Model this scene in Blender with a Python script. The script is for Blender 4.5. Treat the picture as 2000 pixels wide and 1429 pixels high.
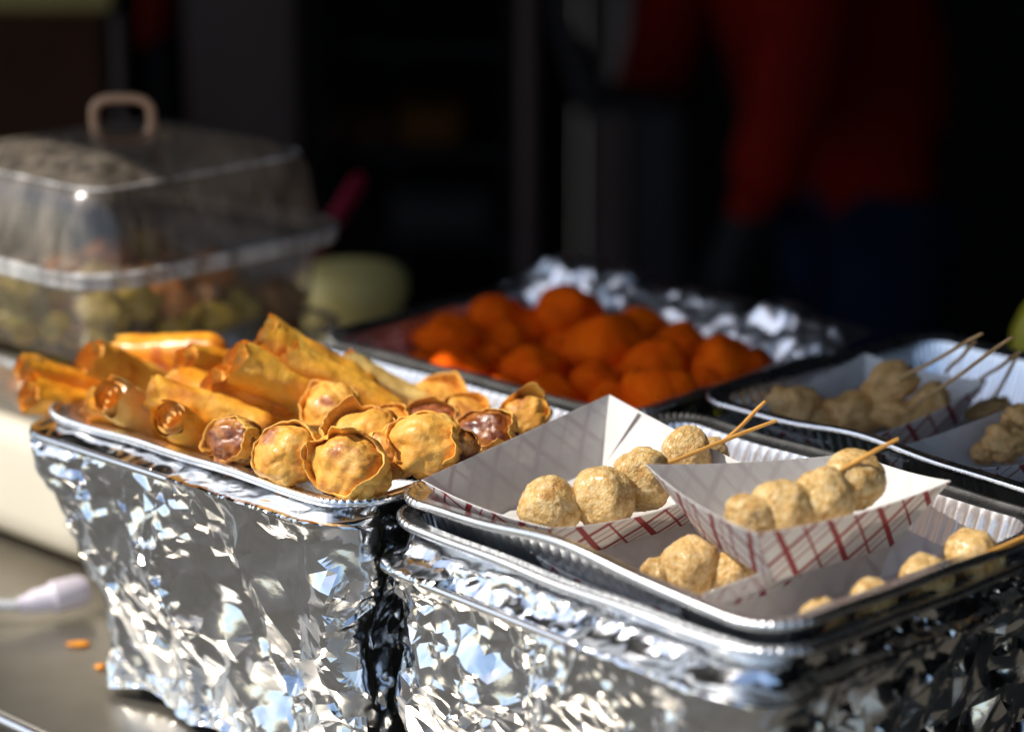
import bpy, bmesh, math, random
import numpy as np
from mathutils import Vector, Matrix, noise as mnoise
from mathutils.geometry import delaunay_2d_cdt

for o in list(bpy.data.objects): bpy.data.objects.remove(o)
SC = bpy.context.scene
COL = SC.collection
R = math.radians

# ------------------------------------------------------------------ camera
ZR = 0.2                       # height of the pan rims above the table top (table top is z = 0)
FPX, PITCH, CAMZ = 4722.0, R(15.524), 0.4766 + ZR
cam_d = bpy.data.cameras.new('camera'); cam = bpy.data.objects.new('camera', cam_d); COL.objects.link(cam)
cam.location = (0, 0, CAMZ); cam.rotation_euler = (R(90) - PITCH, 0, 0)
cam_d.sensor_width = 36; cam_d.lens = FPX / 2000 * 36
cam_d.clip_start = 0.05; cam_d.clip_end = 500
cam_d.dof.use_dof = True; cam_d.dof.focus_distance = 1.50; cam_d.dof.aperture_fstop = 2.7
SC.camera = cam

# ------------------------------------------------------------------ sky, sun, exposure
SUN = Vector((-0.65, -0.08, 0.755)).normalized()
w = bpy.data.worlds.new('World'); SC.world = w; w.use_nodes = True
nt = w.node_tree; bg = nt.nodes['Background']
sky = nt.nodes.new('ShaderNodeTexSky'); sky.sky_type = 'NISHITA'; sky.sun_disc = False
sky.sun_elevation = math.asin(SUN.z); sky.sun_rotation = math.atan2(SUN.x, SUN.y)
nt.links.new(sky.outputs[0], bg.inputs[0]); bg.inputs[1].default_value = 0.15
sun_d = bpy.data.lights.new('sun', 'SUN'); sun_d.energy = 4.5; sun_d.angle = R(0.53); sun_d.color = (1, .94, .85)
sun = bpy.data.objects.new('sun', sun_d); COL.objects.link(sun)
sun.rotation_euler = SUN.to_track_quat('Z', 'Y').to_euler(); sun.location = (-3, -1, 4)
SC.view_settings.view_transform = 'Standard'; SC.view_settings.look = 'None'
SC.view_settings.exposure = 0.18; SC.view_settings.gamma = 1; SC.view_settings.use_curve_mapping = False

# ------------------------------------------------------------------ pixel -> place helpers
def ray(x, y):
    dx = (x - 1000) / FPX; dy = -(y - 714.5) / FPX
    return Vector((dx, math.cos(PITCH) + dy * math.sin(PITCH), -math.sin(PITCH) + dy * math.cos(PITCH)))
def at(x, y, z):                        # on the horizontal plane at height z
    d = ray(x, y); return Vector((0, 0, CAMZ)) + d * ((z - CAMZ) / d.z)
def aty(x, y, Y):                       # at forward distance Y
    d = ray(x, y); return Vector((0, 0, CAMZ)) + d * (Y / d.y)
class Frame:
    def __init__(s, x, y, a):
        s.a = R(a); s.o = Vector((x, y, 0)); s.u = Vector((math.cos(s.a), math.sin(s.a), 0)); s.v = Vector((-s.u.y, s.u.x, 0))
    def p(s, a, b, z=0): q = s.o + s.u * a + s.v * b; q.z = z; return q
    def shift(s, a, b): s.o = s.o + s.u * a + s.v * b; return s
    def plane(s, x, y, b):              # point on the pixel's ray in the upright plane v = b
        d = ray(x, y); t = (b + s.v.dot(s.o)) / s.v.dot(d); return Vector((0, 0, CAMZ)) + d * t
FA = Frame(-.3306, 1.6065, -42.6).shift(-.008, 0)
FB = Frame(-.155, 1.801, -43.05).shift(-.006, .002)
FC = Frame(-.0842, 1.4194, -47.23).shift(.004, 0)
FD = Frame(.1152, 1.6168, -47.55).shift(.004, .004)
PU, PV = .324, .266

# ------------------------------------------------------------------ object helpers
def link(name, me, parent=None, loc=None, mat=None):
    o = bpy.data.objects.new(name, me); COL.objects.link(o)
    if mat is not None and me is not None:
        if len(me.materials): me.materials.clear()
        for m in (mat if isinstance(mat, (list, tuple)) else [mat]): me.materials.append(m)
    if parent is not None: o.parent = parent
    if loc is not None: o.location = loc
    return o
def mesh(name, V, F, smooth=True, midx=None, sharp=None, uv=None):
    me = bpy.data.meshes.new(name)
    me.from_pydata([tuple(map(float, v)) for v in V], [], [tuple(map(int, f)) for f in F])
    me.polygons.foreach_set('use_smooth', [smooth] * len(me.polygons))
    if midx is not None: me.polygons.foreach_set('material_index', list(map(int, midx)))
    if uv is not None:
        l = me.uv_layers.new(name='UVMap')
        vi = np.zeros(len(me.loops), dtype=np.int32); me.loops.foreach_get('vertex_index', vi)
        l.data.foreach_set('uv', np.asarray(uv, dtype=np.float32)[vi].ravel())
    me.update()
    if sharp is not None: me.set_sharp_from_angle(angle=R(sharp))
    return me
def tag(o, label, cat, group=None):
    o['label'] = label; o['category'] = cat
    if group: o['group'] = group
    return o
def thing(name, label, cat, loc=(0, 0, 0), group=None, rotz=0):
    o = bpy.data.objects.new(name, None); COL.objects.link(o); o.empty_display_size = .02
    o.location = loc; o.rotation_euler = (0, 0, rotz); return tag(o, label, cat, group)
def struct(o): o['kind'] = 'structure'; return o
def grid_faces(n, m, wrap_m=True, wrap_n=False, flip=False, off=0):
    F = []
    for i in range(n if wrap_n else n - 1):
        for j in range(m if wrap_m else m - 1):
            a = i * m + j; b = i * m + (j + 1) % m; c = ((i + 1) % n) * m + (j + 1) % m; d = ((i + 1) % n) * m + j
            F.append((off + a, off + d, off + c, off + b) if flip else (off + a, off + b, off + c, off + d))
    return F
class MB:
    def __init__(s): s.V = []; s.F = []
    def add(s, V, F):
        o = len(s.V); s.V += [tuple(v) for v in V]; s.F += [tuple(i + o for i in f) for f in F]; return s
    def box(s, c, d, bev=0.0, rot=None):
        bm = bmesh.new(); bmesh.ops.create_cube(bm, size=1)
        for v in bm.verts: v.co = Vector((v.co.x * d[0], v.co.y * d[1], v.co.z * d[2]))
        if bev > 0: bmesh.ops.bevel(bm, geom=list(bm.edges), offset=bev, segments=3, affect='EDGES', profile=.5)
        bm.verts.ensure_lookup_table()
        M = rot.to_4x4() if rot is not None else Matrix.Identity(4)
        V = [(M @ v.co) + Vector(c) for v in bm.verts]; F = [[v.index for v in f.verts] for f in bm.faces]
        bm.free(); return s.add(V, F)
    def tube(s, pts, r, m=10, closed=False, cap=True):
        pts = [Vector(p) for p in pts]; n = len(pts); V = []
        rr = r if isinstance(r, (list, tuple)) else [r] * n
        up = None
        for i, p in enumerate(pts):
            if closed: t = pts[(i + 1) % n] - pts[i - 1]
            else: t = pts[min(i + 1, n - 1)] - pts[max(i - 1, 0)]
            t.normalize()
            if up is None: up = Vector((0, 0, 1)) if abs(t.z) < .9 else Vector((1, 0, 0))
            x = t.cross(up).normalized(); y = x.cross(t).normalized(); up = y
            for k in range(m):
                a = 2 * math.pi * k / m; V.append(p + (x * math.cos(a) + y * math.sin(a)) * rr[i])
        F = grid_faces(n, m, True, closed)
        if cap and not closed: F += [tuple(range(m))[::-1], tuple((n - 1) * m + k for k in range(m))]
        return s.add(V, F)
    def build(s, name, mat, parent=None, smooth=True, sharp=40, loc=None):
        return link(name, mesh(name, s.V, s.F, smooth, sharp=sharp), parent, loc, mat)

# ------------------------------------------------------------------ materials
def newmat(name):
    m = bpy.data.materials.new(name); m.use_nodes = True; t = m.node_tree
    return m, t, t.nodes['Principled BSDF'], t.nodes['Material Output']
def nd(t, typ, **kw):
    n = t.nodes.new(typ)
    for k, v in kw.items():
        if k in ('inp',):
            for a, b in v.items(): n.inputs[a].default_value = b
        else: setattr(n, k, v)
    return n
def ramp(t, fac, stops):
    r = nd(t, 'ShaderNodeValToRGB'); e = r.color_ramp.elements
    while len(e) < len(stops): e.new(.5)
    for k, (p, c) in enumerate(stops): e[k].position = p; e[k].color = (*c, 1) if len(c) == 3 else c
    t.links.new(fac, r.inputs[0]); return r.outputs[0]
def tex(t, scale, detail=4, rough=.55, coord='Object', stretch=None, dist=0.0, rand=True):
    tc = nd(t, 'ShaderNodeTexCoord'); src = tc.outputs[coord]
    if rand and coord == 'Object':
        oi = nd(t, 'ShaderNodeObjectInfo'); mul = nd(t, 'ShaderNodeMath', operation='MULTIPLY'); mul.inputs[1].default_value = 7.3
        t.links.new(oi.outputs['Random'], mul.inputs[0]); ad = nd(t, 'ShaderNodeVectorMath', operation='ADD')
        t.links.new(src, ad.inputs[0]); t.links.new(mul.outputs[0], ad.inputs[1]); src = ad.outputs[0]
    if stretch:
        mp = nd(t, 'ShaderNodeMapping'); mp.inputs['Scale'].default_value = stretch; t.links.new(src, mp.inputs[0]); src = mp.outputs[0]
    n = nd(t, 'ShaderNodeTexNoise'); n.inputs['Scale'].default_value = scale; n.inputs['Detail'].default_value = detail
    n.inputs['Roughness'].default_value = rough; n.inputs['Distortion'].default_value = dist
    t.links.new(src, n.inputs['Vector']); return n.outputs['Fac']
def bump(t, bs, h, strength, dist):
    b = nd(t, 'ShaderNodeBump'); b.inputs['Strength'].default_value = strength; b.inputs['Distance'].default_value = dist
    t.links.new(h, b.inputs['Height']); t.links.new(b.outputs[0], bs.inputs['Normal']); return b
def mixf(t, fac, a, b, blend='MIX'):
    m = nd(t, 'ShaderNodeMix', data_type='RGBA', blend_type=blend)
    for k, s in ((0, fac), (6, a), (7, b)):
        if hasattr(s, 'is_linked'): t.links.new(s, m.inputs[k])
        elif k == 0: m.inputs[k].default_value = s
        else: m.inputs[k].default_value = (*s, 1)
    return m.outputs[2]
def math_(t, op, a, b=0.0, c=None):
    m = nd(t, 'ShaderNodeMath', operation=op)
    for k, s in enumerate((a, b, c)):
        if s is None: continue
        if hasattr(s, 'is_linked'): t.links.new(s, m.inputs[k])
        else: m.inputs[k].default_value = s
    return m.outputs[0]
def plain(name, col, rough=.5, metal=0, spec=.5, var=.15, vs=20, bmp=0, bs=200):
    m, t, b, _ = newmat(name)
    f = tex(t, vs, 5); t.links.new(ramp(t, f, [(.3, tuple(c * (1 - var) for c in col)), (.7, tuple(min(1, c * (1 + var)) for c in col))]), b.inputs['Base Color'])
    b.inputs['Roughness'].default_value = rough; b.inputs['Metallic'].default_value = metal; b.inputs['Specular IOR Level'].default_value = spec
    if bmp: bump(t, b, tex(t, bs, 3), bmp, .001)
    return m
def food(name, stops, scale=60, rough=(.25, .5), coat=.3, sss=.12, bmp=.5, bscale=350, bdist=.0006, spots=None, scol=(1, .45, .15), spec=.4):
    m, t, b, _ = newmat(name); b.inputs['Specular IOR Level'].default_value = spec
    c = ramp(t, tex(t, scale, 6, .6), stops)
    if spots:                                     # (scale, low, high, colour) : scorched patches
        sc, lo, hi, col = spots
        f = ramp(t, tex(t, sc, 4, .6, dist=.3), [(lo, (0, 0, 0)), (hi, (1, 1, 1))]); c = mixf(t, f, c, col)
    t.links.new(c, b.inputs['Base Color'])
    r = nd(t, 'ShaderNodeMapRange'); r.inputs[3].default_value = rough[0]; r.inputs[4].default_value = rough[1]
    t.links.new(tex(t, scale * 1.7, 3), r.inputs[0]); t.links.new(r.outputs[0], b.inputs['Roughness'])
    b.inputs['Coat Weight'].default_value = coat; b.inputs['Coat Roughness'].default_value = .18
    b.inputs['Subsurface Weight'].default_value = sss; b.inputs['Subsurface Radius'].default_value = scol; b.inputs['Subsurface Scale'].default_value = .004
    bump(t, b, tex(t, bscale, 5, .6), bmp, bdist)
    return m

M = {}
def foil_mat(name, col=(.90, .905, .915), r0=.10, r1=.24, b1=.35, sc=140, d=.0012, wave=0):
    m, t, b, _ = newmat(name)
    b.inputs['Metallic'].default_value = 1; b.inputs['Base Color'].default_value = (*col, 1)
    mr = nd(t, 'ShaderNodeMapRange'); mr.inputs[3].default_value = r0; mr.inputs[4].default_value = r1
    t.links.new(tex(t, 45, 4), mr.inputs[0]); t.links.new(mr.outputs[0], b.inputs['Roughness'])
    h = tex(t, sc, 3, .5, dist=.6)
    bp = bump(t, b, h, b1, d)
    if wave:
        b2 = nd(t, 'ShaderNodeBump'); b2.inputs['Strength'].default_value = wave; b2.inputs['Distance'].default_value = .002
        t.links.new(tex(t, 55, 1, .5, dist=.8), b2.inputs['Height']); t.links.new(b2.outputs[0], bp.inputs['Normal'])
    return m
M['foil'] = foil_mat('crumpled_foil', r0=.09, r1=.20, b1=.12, sc=380, d=.0004, wave=.35)
M['foil_cover'] = foil_mat('foil_cover', (.93, .94, .96), r0=.24, r1=.40, b1=.3, sc=160, d=.001)
M['pan'] = foil_mat('pan_aluminium', (.88, .885, .895), .24, .40, .22, 260, .0006)
M['rim'] = foil_mat('pan_rim_aluminium', (.88, .885, .89), .20, .36, .2, 260, .0006)
M['wire'] = foil_mat('wire_steel', (.8, .8, .8), .15, .25, .05, 60)
m, t, b, _ = newmat('table_steel'); M['table'] = m
b.inputs['Metallic'].default_value = .85
t.links.new(ramp(t, tex(t, 6, 6, .6), [(.3, (.30, .27, .22)), (.7, (.42, .385, .32))]), b.inputs['Base Color'])
mr = nd(t, 'ShaderNodeMapRange'); mr.inputs[3].default_value = .22; mr.inputs[4].default_value = .42
t.links.new(tex(t, 14, 6, .7), mr.inputs[0]); t.links.new(mr.outputs[0], b.inputs['Roughness'])
bump(t, b, tex(t, 90, 3, stretch=(1, 30, 1), rand=False), .12, .0004)
M['roll'] = food('fried_wrapper', [(.28, (.74, .26, .018)), (.45, (.90, .42, .04)), (.62, (.93, .52, .075)), (.8, (.93, .62, .16))], 34, (.34, .56), .14, .04, 1.0, 150, .0009, (28, .55, .72, (.56, .17, .016)))
M['roll_pale'] = food('pale_fried_wrapper', [(.3, (.80, .46, .10)), (.55, (.90, .62, .20)), (.8, (.92, .70, .30))], 34, (.28, .5), .25, .12, .8, 210, .0009, (24, .66, .8, (.6, .25, .05)))
M['roll_orange'] = food('orange_fried_wrapper', [(.3, (.74, .21, .008)), (.5, (.92, .37, .022)), (.75, (.94, .48, .05))], 34, (.30, .52), .22, .04, 1.0, 150, .0009, (30, .55, .70, (.50, .12, .010)))
M['roll_end'] = food('rolled_wrapper_end', [(.3, (.56, .20, .02)), (.55, (.78, .38, .06)), (.8, (.84, .54, .16))], 120, (.4, .6), .12, .06, .8, 300, .001, (90, .64, .78, (.22, .035, .006)))
M['filling'] = food('meat_filling', [(.3, (.16, .035, .012)), (.55, (.36, .11, .04)), (.8, (.52, .22, .09))], 160, (.2, .45), .5, .05, .9, 380, .0012)
M['wonton'] = food('wonton_wrapper', [(.28, (.66, .24, .025)), (.5, (.86, .45, .075)), (.78, (.90, .58, .15))], 40, (.44, .64), .05, .06, .9, 180, .0014, (34, .52, .68, (.40, .13, .02)))
M['wonton_top'] = food('wonton_top', [(.28, (.52, .17, .018)), (.48, (.78, .37, .055)), (.75, (.88, .54, .14))], 60, (.38, .60), .10, .06, .9, 170, .0012, (40, .53, .68, (.36, .10, .015)))
M['wonton_burnt'] = food('scorched_wonton_top', [(.3, (.10, .02, .008)), (.5, (.36, .11, .02)), (.75, (.66, .34, .10))], 75, (.2, .4), .5, .06, .6, 260, .001, (45, .5, .62, (.09, .018, .008)))
M['meatball'] = food('fish_ball', [(.3, (.50, .26, .065)), (.48, (.80, .51, .18)), (.7, (.92, .71, .40))], 4.5, (.30, .5), .22, .08, 1.0, 13, .0022, (2.0, .55, .70, (.56, .26, .055)))
M['fishcake'] = food('fish_cake', [(.3, (.52, .26, .075)), (.55, (.76, .44, .16)), (.8, (.84, .55, .25))], 2.5, (.35, .55), .15, .1, .8, 7, .0022, (3, .62, .72, (.45, .14, .03)))
M['orange'] = food('orange_batter', [(.3, (.84, .085, .001)), (.6, (.95, .135, .001)), (.85, (.97, .19, .003))], 1.3, (.6, .8), .0, .0, .8, 6, .0022, spec=.06)
M['stick'] = plain('bamboo_stick', (.62, .30, .06), .45, var=.25, vs=60)
M['stick_far'] = plain('bamboo_stick_dry', (.50, .31, .14), .55, var=.25, vs=60)
M['cream'] = plain('cream_plastic', (.70, .635, .50), .35, var=.03, vs=5)
M['black'] = plain('black_rubber', (.012, .012, .012), .5)
M['white_plastic'] = plain('white_plug_plastic', (.68, .62, .68), .4, var=.04)
M['cord'] = plain('grey_cord', (.5, .5, .5), .45, var=.05)
M['handle'] = plain('tan_plastic', (.52, .29, .16), .35, var=.08)
M['yellow_tub'] = plain('pale_yellow_plastic', (.80, .66, .24), .4, var=.04)
M['bottle_yellow'] = plain('yellow_bottle', (.60, .50, .03), .35, var=.05)
M['red_plastic'] = plain('red_plastic', (.20, .006, .02), .5, var=.05)
for nme, stops in (('dump_yellow', [(.3, (.40, .30, .03)), (.6, (.66, .52, .08)), (.8, (.60, .56, .20))]), ('dump_brown', [(.3, (.18, .08, .03)), (.6, (.42, .24, .10)), (.8, (.55, .40, .22))]), ('dump_orange', [(.3, (.50, .14, .02)), (.6, (.70, .30, .06)), (.8, (.60, .42, .22))]), ('dump_green', [(.3, (.14, .17, .02)), (.6, (.34, .34, .05)), (.8, (.55, .50, .16))])):
    M[nme] = food(nme, stops, 1.6, (.3, .5), .3, .0, .6, 5, .002)
# paper tray: white inside, red plaid print outside
def paper_mat(name, plaid):
    m, t, b, out = newmat(name); t.nodes.remove(b)
    base = ramp(t, tex(t, 30, 4), [(.3, (.83, .815, .79)), (.7, (.88, .87, .85))])
    st = ramp(t, tex(t, 22, 5, .65), [(.62, (0, 0, 0)), (.74, (1, 1, 1))]); base = mixf(t, math_(t, 'MULTIPLY', st, .22), base, (.56, .44, .28))
    uv = nd(t, 'ShaderNodeUVMap'); uv.uv_map = 'UVMap'; sp = nd(t, 'ShaderNodeSeparateXYZ'); t.links.new(uv.outputs[0], sp.inputs[0])
    p = math_(t, 'ADD', math_(t, 'MULTIPLY', sp.outputs[0], .78), math_(t, 'MULTIPLY', sp.outputs[1], .63))
    q = math_(t, 'SUBTRACT', math_(t, 'MULTIPLY', sp.outputs[0], .78), math_(t, 'MULTIPLY', sp.outputs[1], .63))
    D = .033; masks = []
    for c in (p, q):
        fr = math_(t, 'FRACT', math_(t, 'ADD', math_(t, 'DIVIDE', c, D), 50.0))
        thick = math_(t, 'LESS_THAN', math_(t, 'ABSOLUTE', math_(t, 'SUBTRACT', fr, .25)), .058)
        thin = math_(t, 'LESS_THAN', math_(t, 'ABSOLUTE', math_(t, 'SUBTRACT', fr, .75)), .024)
        if c is q: thin = math_(t, 'MAXIMUM', thin, math_(t, 'LESS_THAN', math_(t, 'ABSOLUTE', math_(t, 'SUBTRACT', fr, .50)), .014))
        masks.append(math_(t, 'MAXIMUM', thick, thin))
    mk = math_(t, 'MAXIMUM', masks[0], masks[1])
    col = mixf(t, math_(t, 'MULTIPLY', mk, .96 if plaid else .045), base, (.36, .012, .03) if plaid else (.45, .38, .36))
    df = nd(t, 'ShaderNodeBsdfDiffuse'); tr = nd(t, 'ShaderNodeBsdfTranslucent'); gl = nd(t, 'ShaderNodeBsdfGlossy'); gl.inputs['Roughness'].default_value = .35
    t.links.new(col, df.inputs[0]); t.links.new(mixf(t, .22 if plaid else .6, col, (.82, .74, .64)), tr.inputs[0])
    m1 = nd(t, 'ShaderNodeMixShader'); m1.inputs[0].default_value = .36; t.links.new(df.outputs[0], m1.inputs[1]); t.links.new(tr.outputs[0], m1.inputs[2])
    m2 = nd(t, 'ShaderNodeMixShader'); m2.inputs[0].default_value = .03; t.links.new(m1.outputs[0], m2.inputs[1]); t.links.new(gl.outputs[0], m2.inputs[2])
    t.links.new(m2.outputs[0], out.inputs[0]); return m
M['paper'] = paper_mat('white_paperboard', False); M['plaid'] = paper_mat('red_plaid_paperboard', True)
def clear_mat(name, tint, haze, hazecol=(.75, .72, .62)):
    m, t, b, out = newmat(name); t.nodes.remove(b)
    tp = nd(t, 'ShaderNodeBsdfTransparent'); tp.inputs[0].default_value = (*tint, 1)
    df = nd(t, 'ShaderNodeBsdfDiffuse'); df.inputs[0].default_value = (*hazecol, 1)
    gl = nd(t, 'ShaderNodeBsdfGlossy'); gl.inputs['Roughness'].default_value = .26
    bp = nd(t, 'ShaderNodeBump'); bp.inputs['Strength'].default_value = .25; bp.inputs['Distance'].default_value = .002
    t.links.new(tex(t, 60, 3, stretch=(1, 1, .3), rand=False), bp.inputs['Height'])
    t.links.new(bp.outputs[0], gl.inputs['Normal'])
    st = ramp(t, tex(t, 70, 5, .65, stretch=(1, 1, .22), rand=False), [(.42, (0, 0, 0)), (.62, (1, 1, 1))])
    m0 = nd(t, 'ShaderNodeMixShader'); t.links.new(math_(t, 'MULTIPLY_ADD', st, haze, haze * .35), m0.inputs[0])
    t.links.new(tp.outputs[0], m0.inputs[1]); t.links.new(df.outputs[0], m0.inputs[2])
    lw = nd(t, 'ShaderNodeLayerWeight'); frs = math_(t, 'MULTIPLY_ADD', math_(t, 'POWER', lw.outputs['Facing'], 5.0), .9, .10)
    m1 = nd(t, 'ShaderNodeMixShader'); t.links.new(frs, m1.inputs[0]); t.links.new(m0.outputs[0], m1.inputs[1]); t.links.new(gl.outputs[0], m1.inputs[2])
    t.links.new(m1.outputs[0], out.inputs[0]); return m
M['clear'] = clear_mat('clear_plastic', (.80, .76, .72), .10)
M['clear_lid'] = clear_mat('misted_clear_plastic', (.58, .52, .48), .26, (.52, .43, .33))
M['edge_highlight'] = clear_mat('clear_edge_highlight', (.75, .72, .68), .6, (.86, .84, .80))  # whitish haze puts the bright edge highlights into the plastic's colour
# background stuff
_plain = plain
def plain(*a, **k): k.setdefault('spec', .08); return _plain(*a, **k)
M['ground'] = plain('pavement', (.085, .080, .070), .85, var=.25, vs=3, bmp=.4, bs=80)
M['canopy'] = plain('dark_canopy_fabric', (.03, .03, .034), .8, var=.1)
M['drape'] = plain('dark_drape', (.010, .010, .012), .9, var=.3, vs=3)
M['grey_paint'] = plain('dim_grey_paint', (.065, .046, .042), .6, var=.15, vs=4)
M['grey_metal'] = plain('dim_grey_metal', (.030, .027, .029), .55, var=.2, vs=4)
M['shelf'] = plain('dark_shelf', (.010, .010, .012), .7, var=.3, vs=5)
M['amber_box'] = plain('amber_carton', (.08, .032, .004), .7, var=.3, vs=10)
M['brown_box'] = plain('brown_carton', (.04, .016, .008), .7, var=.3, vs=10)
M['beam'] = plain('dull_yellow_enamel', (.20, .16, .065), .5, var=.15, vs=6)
M['red_cloth'] = plain('red_fabric', (.115, .0025, .001), .85, var=.3, vs=9, bmp=.5, bs=60)
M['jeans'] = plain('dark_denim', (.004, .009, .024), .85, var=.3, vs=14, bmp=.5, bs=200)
M['skin'] = food('skin', [(.3, (.32, .16, .10)), (.7, (.42, .23, .15))], 20, (.45, .6), 0, .1, .2, 200, .0005)
M['hair'] = plain('dark_hair', (.015, .012, .01), .5)
M['shaded_hand'] = plain('hand_shade_black', (.012, .012, .013), .6)  # black that stands in for shade over the hands
M['shoe'] = plain('black_shoe', (.015, .015, .015), .5)

# ------------------------------------------------------------------ large structure: ground, stall, table
g = link('ground', mesh('ground', [(-60, -60, -.92), (60, -60, -.92), (60, 60, -.92), (-60, 60, -.92)], [(0, 1, 2, 3)], False), mat=M['ground']); struct(g)
rotA = Matrix.Rotation(FA.a, 3, 'Z')
def framebox(mb, fr, a0, a1, b0, b1, z0, z1, bev=0.0):
    c = fr.p((a0 + a1) / 2, (b0 + b1) / 2, (z0 + z1) / 2); return mb.box(c, (a1 - a0, b1 - b0, z1 - z0), bev, Matrix.Rotation(fr.a, 3, 'Z'))
# canopy: its front edge throws the line of shade that runs between the near and far pans
ZC = 1.12
shade_b = .288                                    # where the shade begins on the rim plane, in the left stand's frame
edge_b = shade_b + (SUN.x * FA.v.x + SUN.y * FA.v.y) * (ZC - ZR) / SUN.z
stall = thing('stall_canopy', 'dark fabric stall canopy with hanging side and rear drapes shading the background', 'canopy', FA.p(.2, 2.9, -.92))
def stall_part(name, a0, a1, b0, b1, z0, z1, mat, folds=False):
    if not folds:
        o = framebox(MB(), FA, a0, a1, b0, b1, z0, z1, .004).build(name, mat)
    else:
        V = []; n = 160
        along_a = (a1 - a0) > (b1 - b0)
        for z in (z0, (z0 + z1) / 2, z1):
            for i in range(n):
                s = i / (n - 1); wv = .03 * math.sin(s * 120) + .02 * math.sin(s * 47 + 1)
                V.append(FA.p(a0 + s * (a1 - a0), b0 + wv, z) if along_a else FA.p(a0 + wv, b0 + s * (b1 - b0), z))
        o = link(name, mesh(name, V, grid_faces(3, n, False)), mat=mat)
    o.parent = stall; o.matrix_parent_inverse = Matrix.Translation(stall.location).inverted(); return o
stall_part('roof', -2.2, 3.0, edge_b, 3.2, ZC, ZC + .02, M['canopy'])
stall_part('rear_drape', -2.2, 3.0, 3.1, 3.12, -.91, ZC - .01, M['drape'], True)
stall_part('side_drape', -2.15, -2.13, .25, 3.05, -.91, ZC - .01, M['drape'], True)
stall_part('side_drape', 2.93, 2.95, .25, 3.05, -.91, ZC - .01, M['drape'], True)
for a, b in ((-2.1, .22), (2.9, .22), (-2.1, 3.05), (2.9, 3.05)):
    stall_part('pole', a - .02, a + .02, b - .02, b + .02, -.92, ZC - .002, M['grey_metal'])
tb = thing('serving_table', 'brushed steel serving table under the foil wrapped stands', 'table', FA.p(.3, .3, -.92))
def tpart(name, mb, mat):
    o = mb.build(name, mat); o.parent = tb; o.matrix_parent_inverse = Matrix.Translation(tb.location).inverted(); return o
TB0 = -.0615
tpart('table_top', framebox(MB(), FA, -.85, 1.25, TB0, .82, -.03, 0, .004), M['table'])
pts = [FA.p(-.85 + i * .15, TB0 - .003, -.003) for i in range(15)]
tpart('rolled_edge', MB().tube(pts, .0045, 10), M['wire'])
tpart('apron', framebox(MB(), FA, -.82, 1.22, TB0 + .02, .79, -.09, -.031, .003), M['shelf'])
for a in (-.8, 1.2):
    for b_ in (TB0 + .05, .77): tpart('leg', MB().tube([FA.p(a, b_, -.92), FA.p(a, b_, -.09)], .018, 12), M['grey_metal'])

# ------------------------------------------------------------------ numeric noise used for foil
def hsh(i, j, s): 
    x = np.sin(i * 127.1 + j * 311.7 + s * 74.7) * 43758.5453; return x - np.floor(x)
def pl(x, y, cell, seed):                     # piecewise-linear facets on a triangle lattice
    x = x / cell; y = y / cell; s = (x + y) * .36602540; X = x + s; Y = y + s
    i = np.floor(X); j = np.floor(Y); fx = X - i; fy = Y - j; up = fx > fy
    h00 = hsh(i, j, seed); h11 = hsh(i + 1, j + 1, seed); hm = np.where(up, hsh(i + 1, j, seed), hsh(i, j + 1, seed))
    mx = np.maximum(fx, fy); mn = np.minimum(fx, fy)
    return h00 * (1 - mx) + hm * (mx - mn) + h11 * mn - .5
def sm(x, y, cell, seed):                     # smooth value noise
    x = x / cell; y = y / cell; i = np.floor(x); j = np.floor(y); fx = x - i; fy = y - j
    fx = fx * fx * (3 - 2 * fx); fy = fy * fy * (3 - 2 * fy)
    return (hsh(i, j, seed) * (1 - fx) + hsh(i + 1, j, seed) * fx) * (1 - fy) + (hsh(i, j + 1, seed) * (1 - fx) + hsh(i + 1, j + 1, seed) * fx) * fy - .5
def crumple(x, y, seed, big=1, mid=1, fine=1):
    wx = x + .045 * sm(x, y, .09, seed + 1) + .006 * pl(x, y, .025, seed + 2); wy = y + .045 * sm(x, y, .09, seed + 3) + .006 * pl(x, y, .025, seed + 4)
    mask = np.clip(sm(x, y, .06, seed + 5) * 2.2 + .55, .12, 1.0)
    h = big * .022 * pl(wx * 1.35, wy * .75, .060, seed + 6)
    h = h + big * .010 * pl(wx * .8 + wy * .5, wy - wx * .3, .034, seed + 7)
    h = h + mid * .0070 * mask * pl(wx * 1.1 - .3 * wy, wy * .8, .0185, seed + 8)
    h = h + fine * .0036 * mask * mask * pl(wx + .3 * wy, wy, .0085, seed + 9)
    return h
def rrect(a0, a1, b0, b1, r, step):
    """rounded rectangle, starting at the middle of the far side, running so that the near side is traversed in +a; returns pts, outward normals"""
    P = []; N = []
    def line(p, q, n):
        L = math.hypot(q[0] - p[0], q[1] - p[1]); k = max(2, int(L / step))
        for i in range(k): t_ = i / k; P.append((p[0] + (q[0] - p[0]) * t_, p[1] + (q[1] - p[1]) * t_)); N.append(n)
    def arc(c, t0, t1):
        k = max(6, int(abs(t1 - t0) * r / step))
        for i in range(k):
            a = t0 + (t1 - t0) * i / k; P.append((c[0] + r * math.cos(a), c[1] + r * math.sin(a))); N.append((math.cos(a), math.sin(a)))
    h = math.pi / 2; am = (a0 + a1) / 2
    line((am, b1), (a0 + r, b1), (0, 1)); arc((a0 + r, b1 - r), h, 2 * h); line((a0, b1 - r), (a0, b0 + r), (-1, 0)); arc((a0 + r, b0 + r), 2 * h, 3 * h)
    line((a0 + r, b0), (a1 - r, b0), (0, -1)); arc((a1 - r, b0 + r), 3 * h, 4 * h); line((a1, b0 + r), (a1, b1 - r), (1, 0)); arc((a1 - r, b1 - r), 0, h); line((a1 - r, b1), (am, b1), (0, 1))
    return np.array(P), np.array(N)

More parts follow.
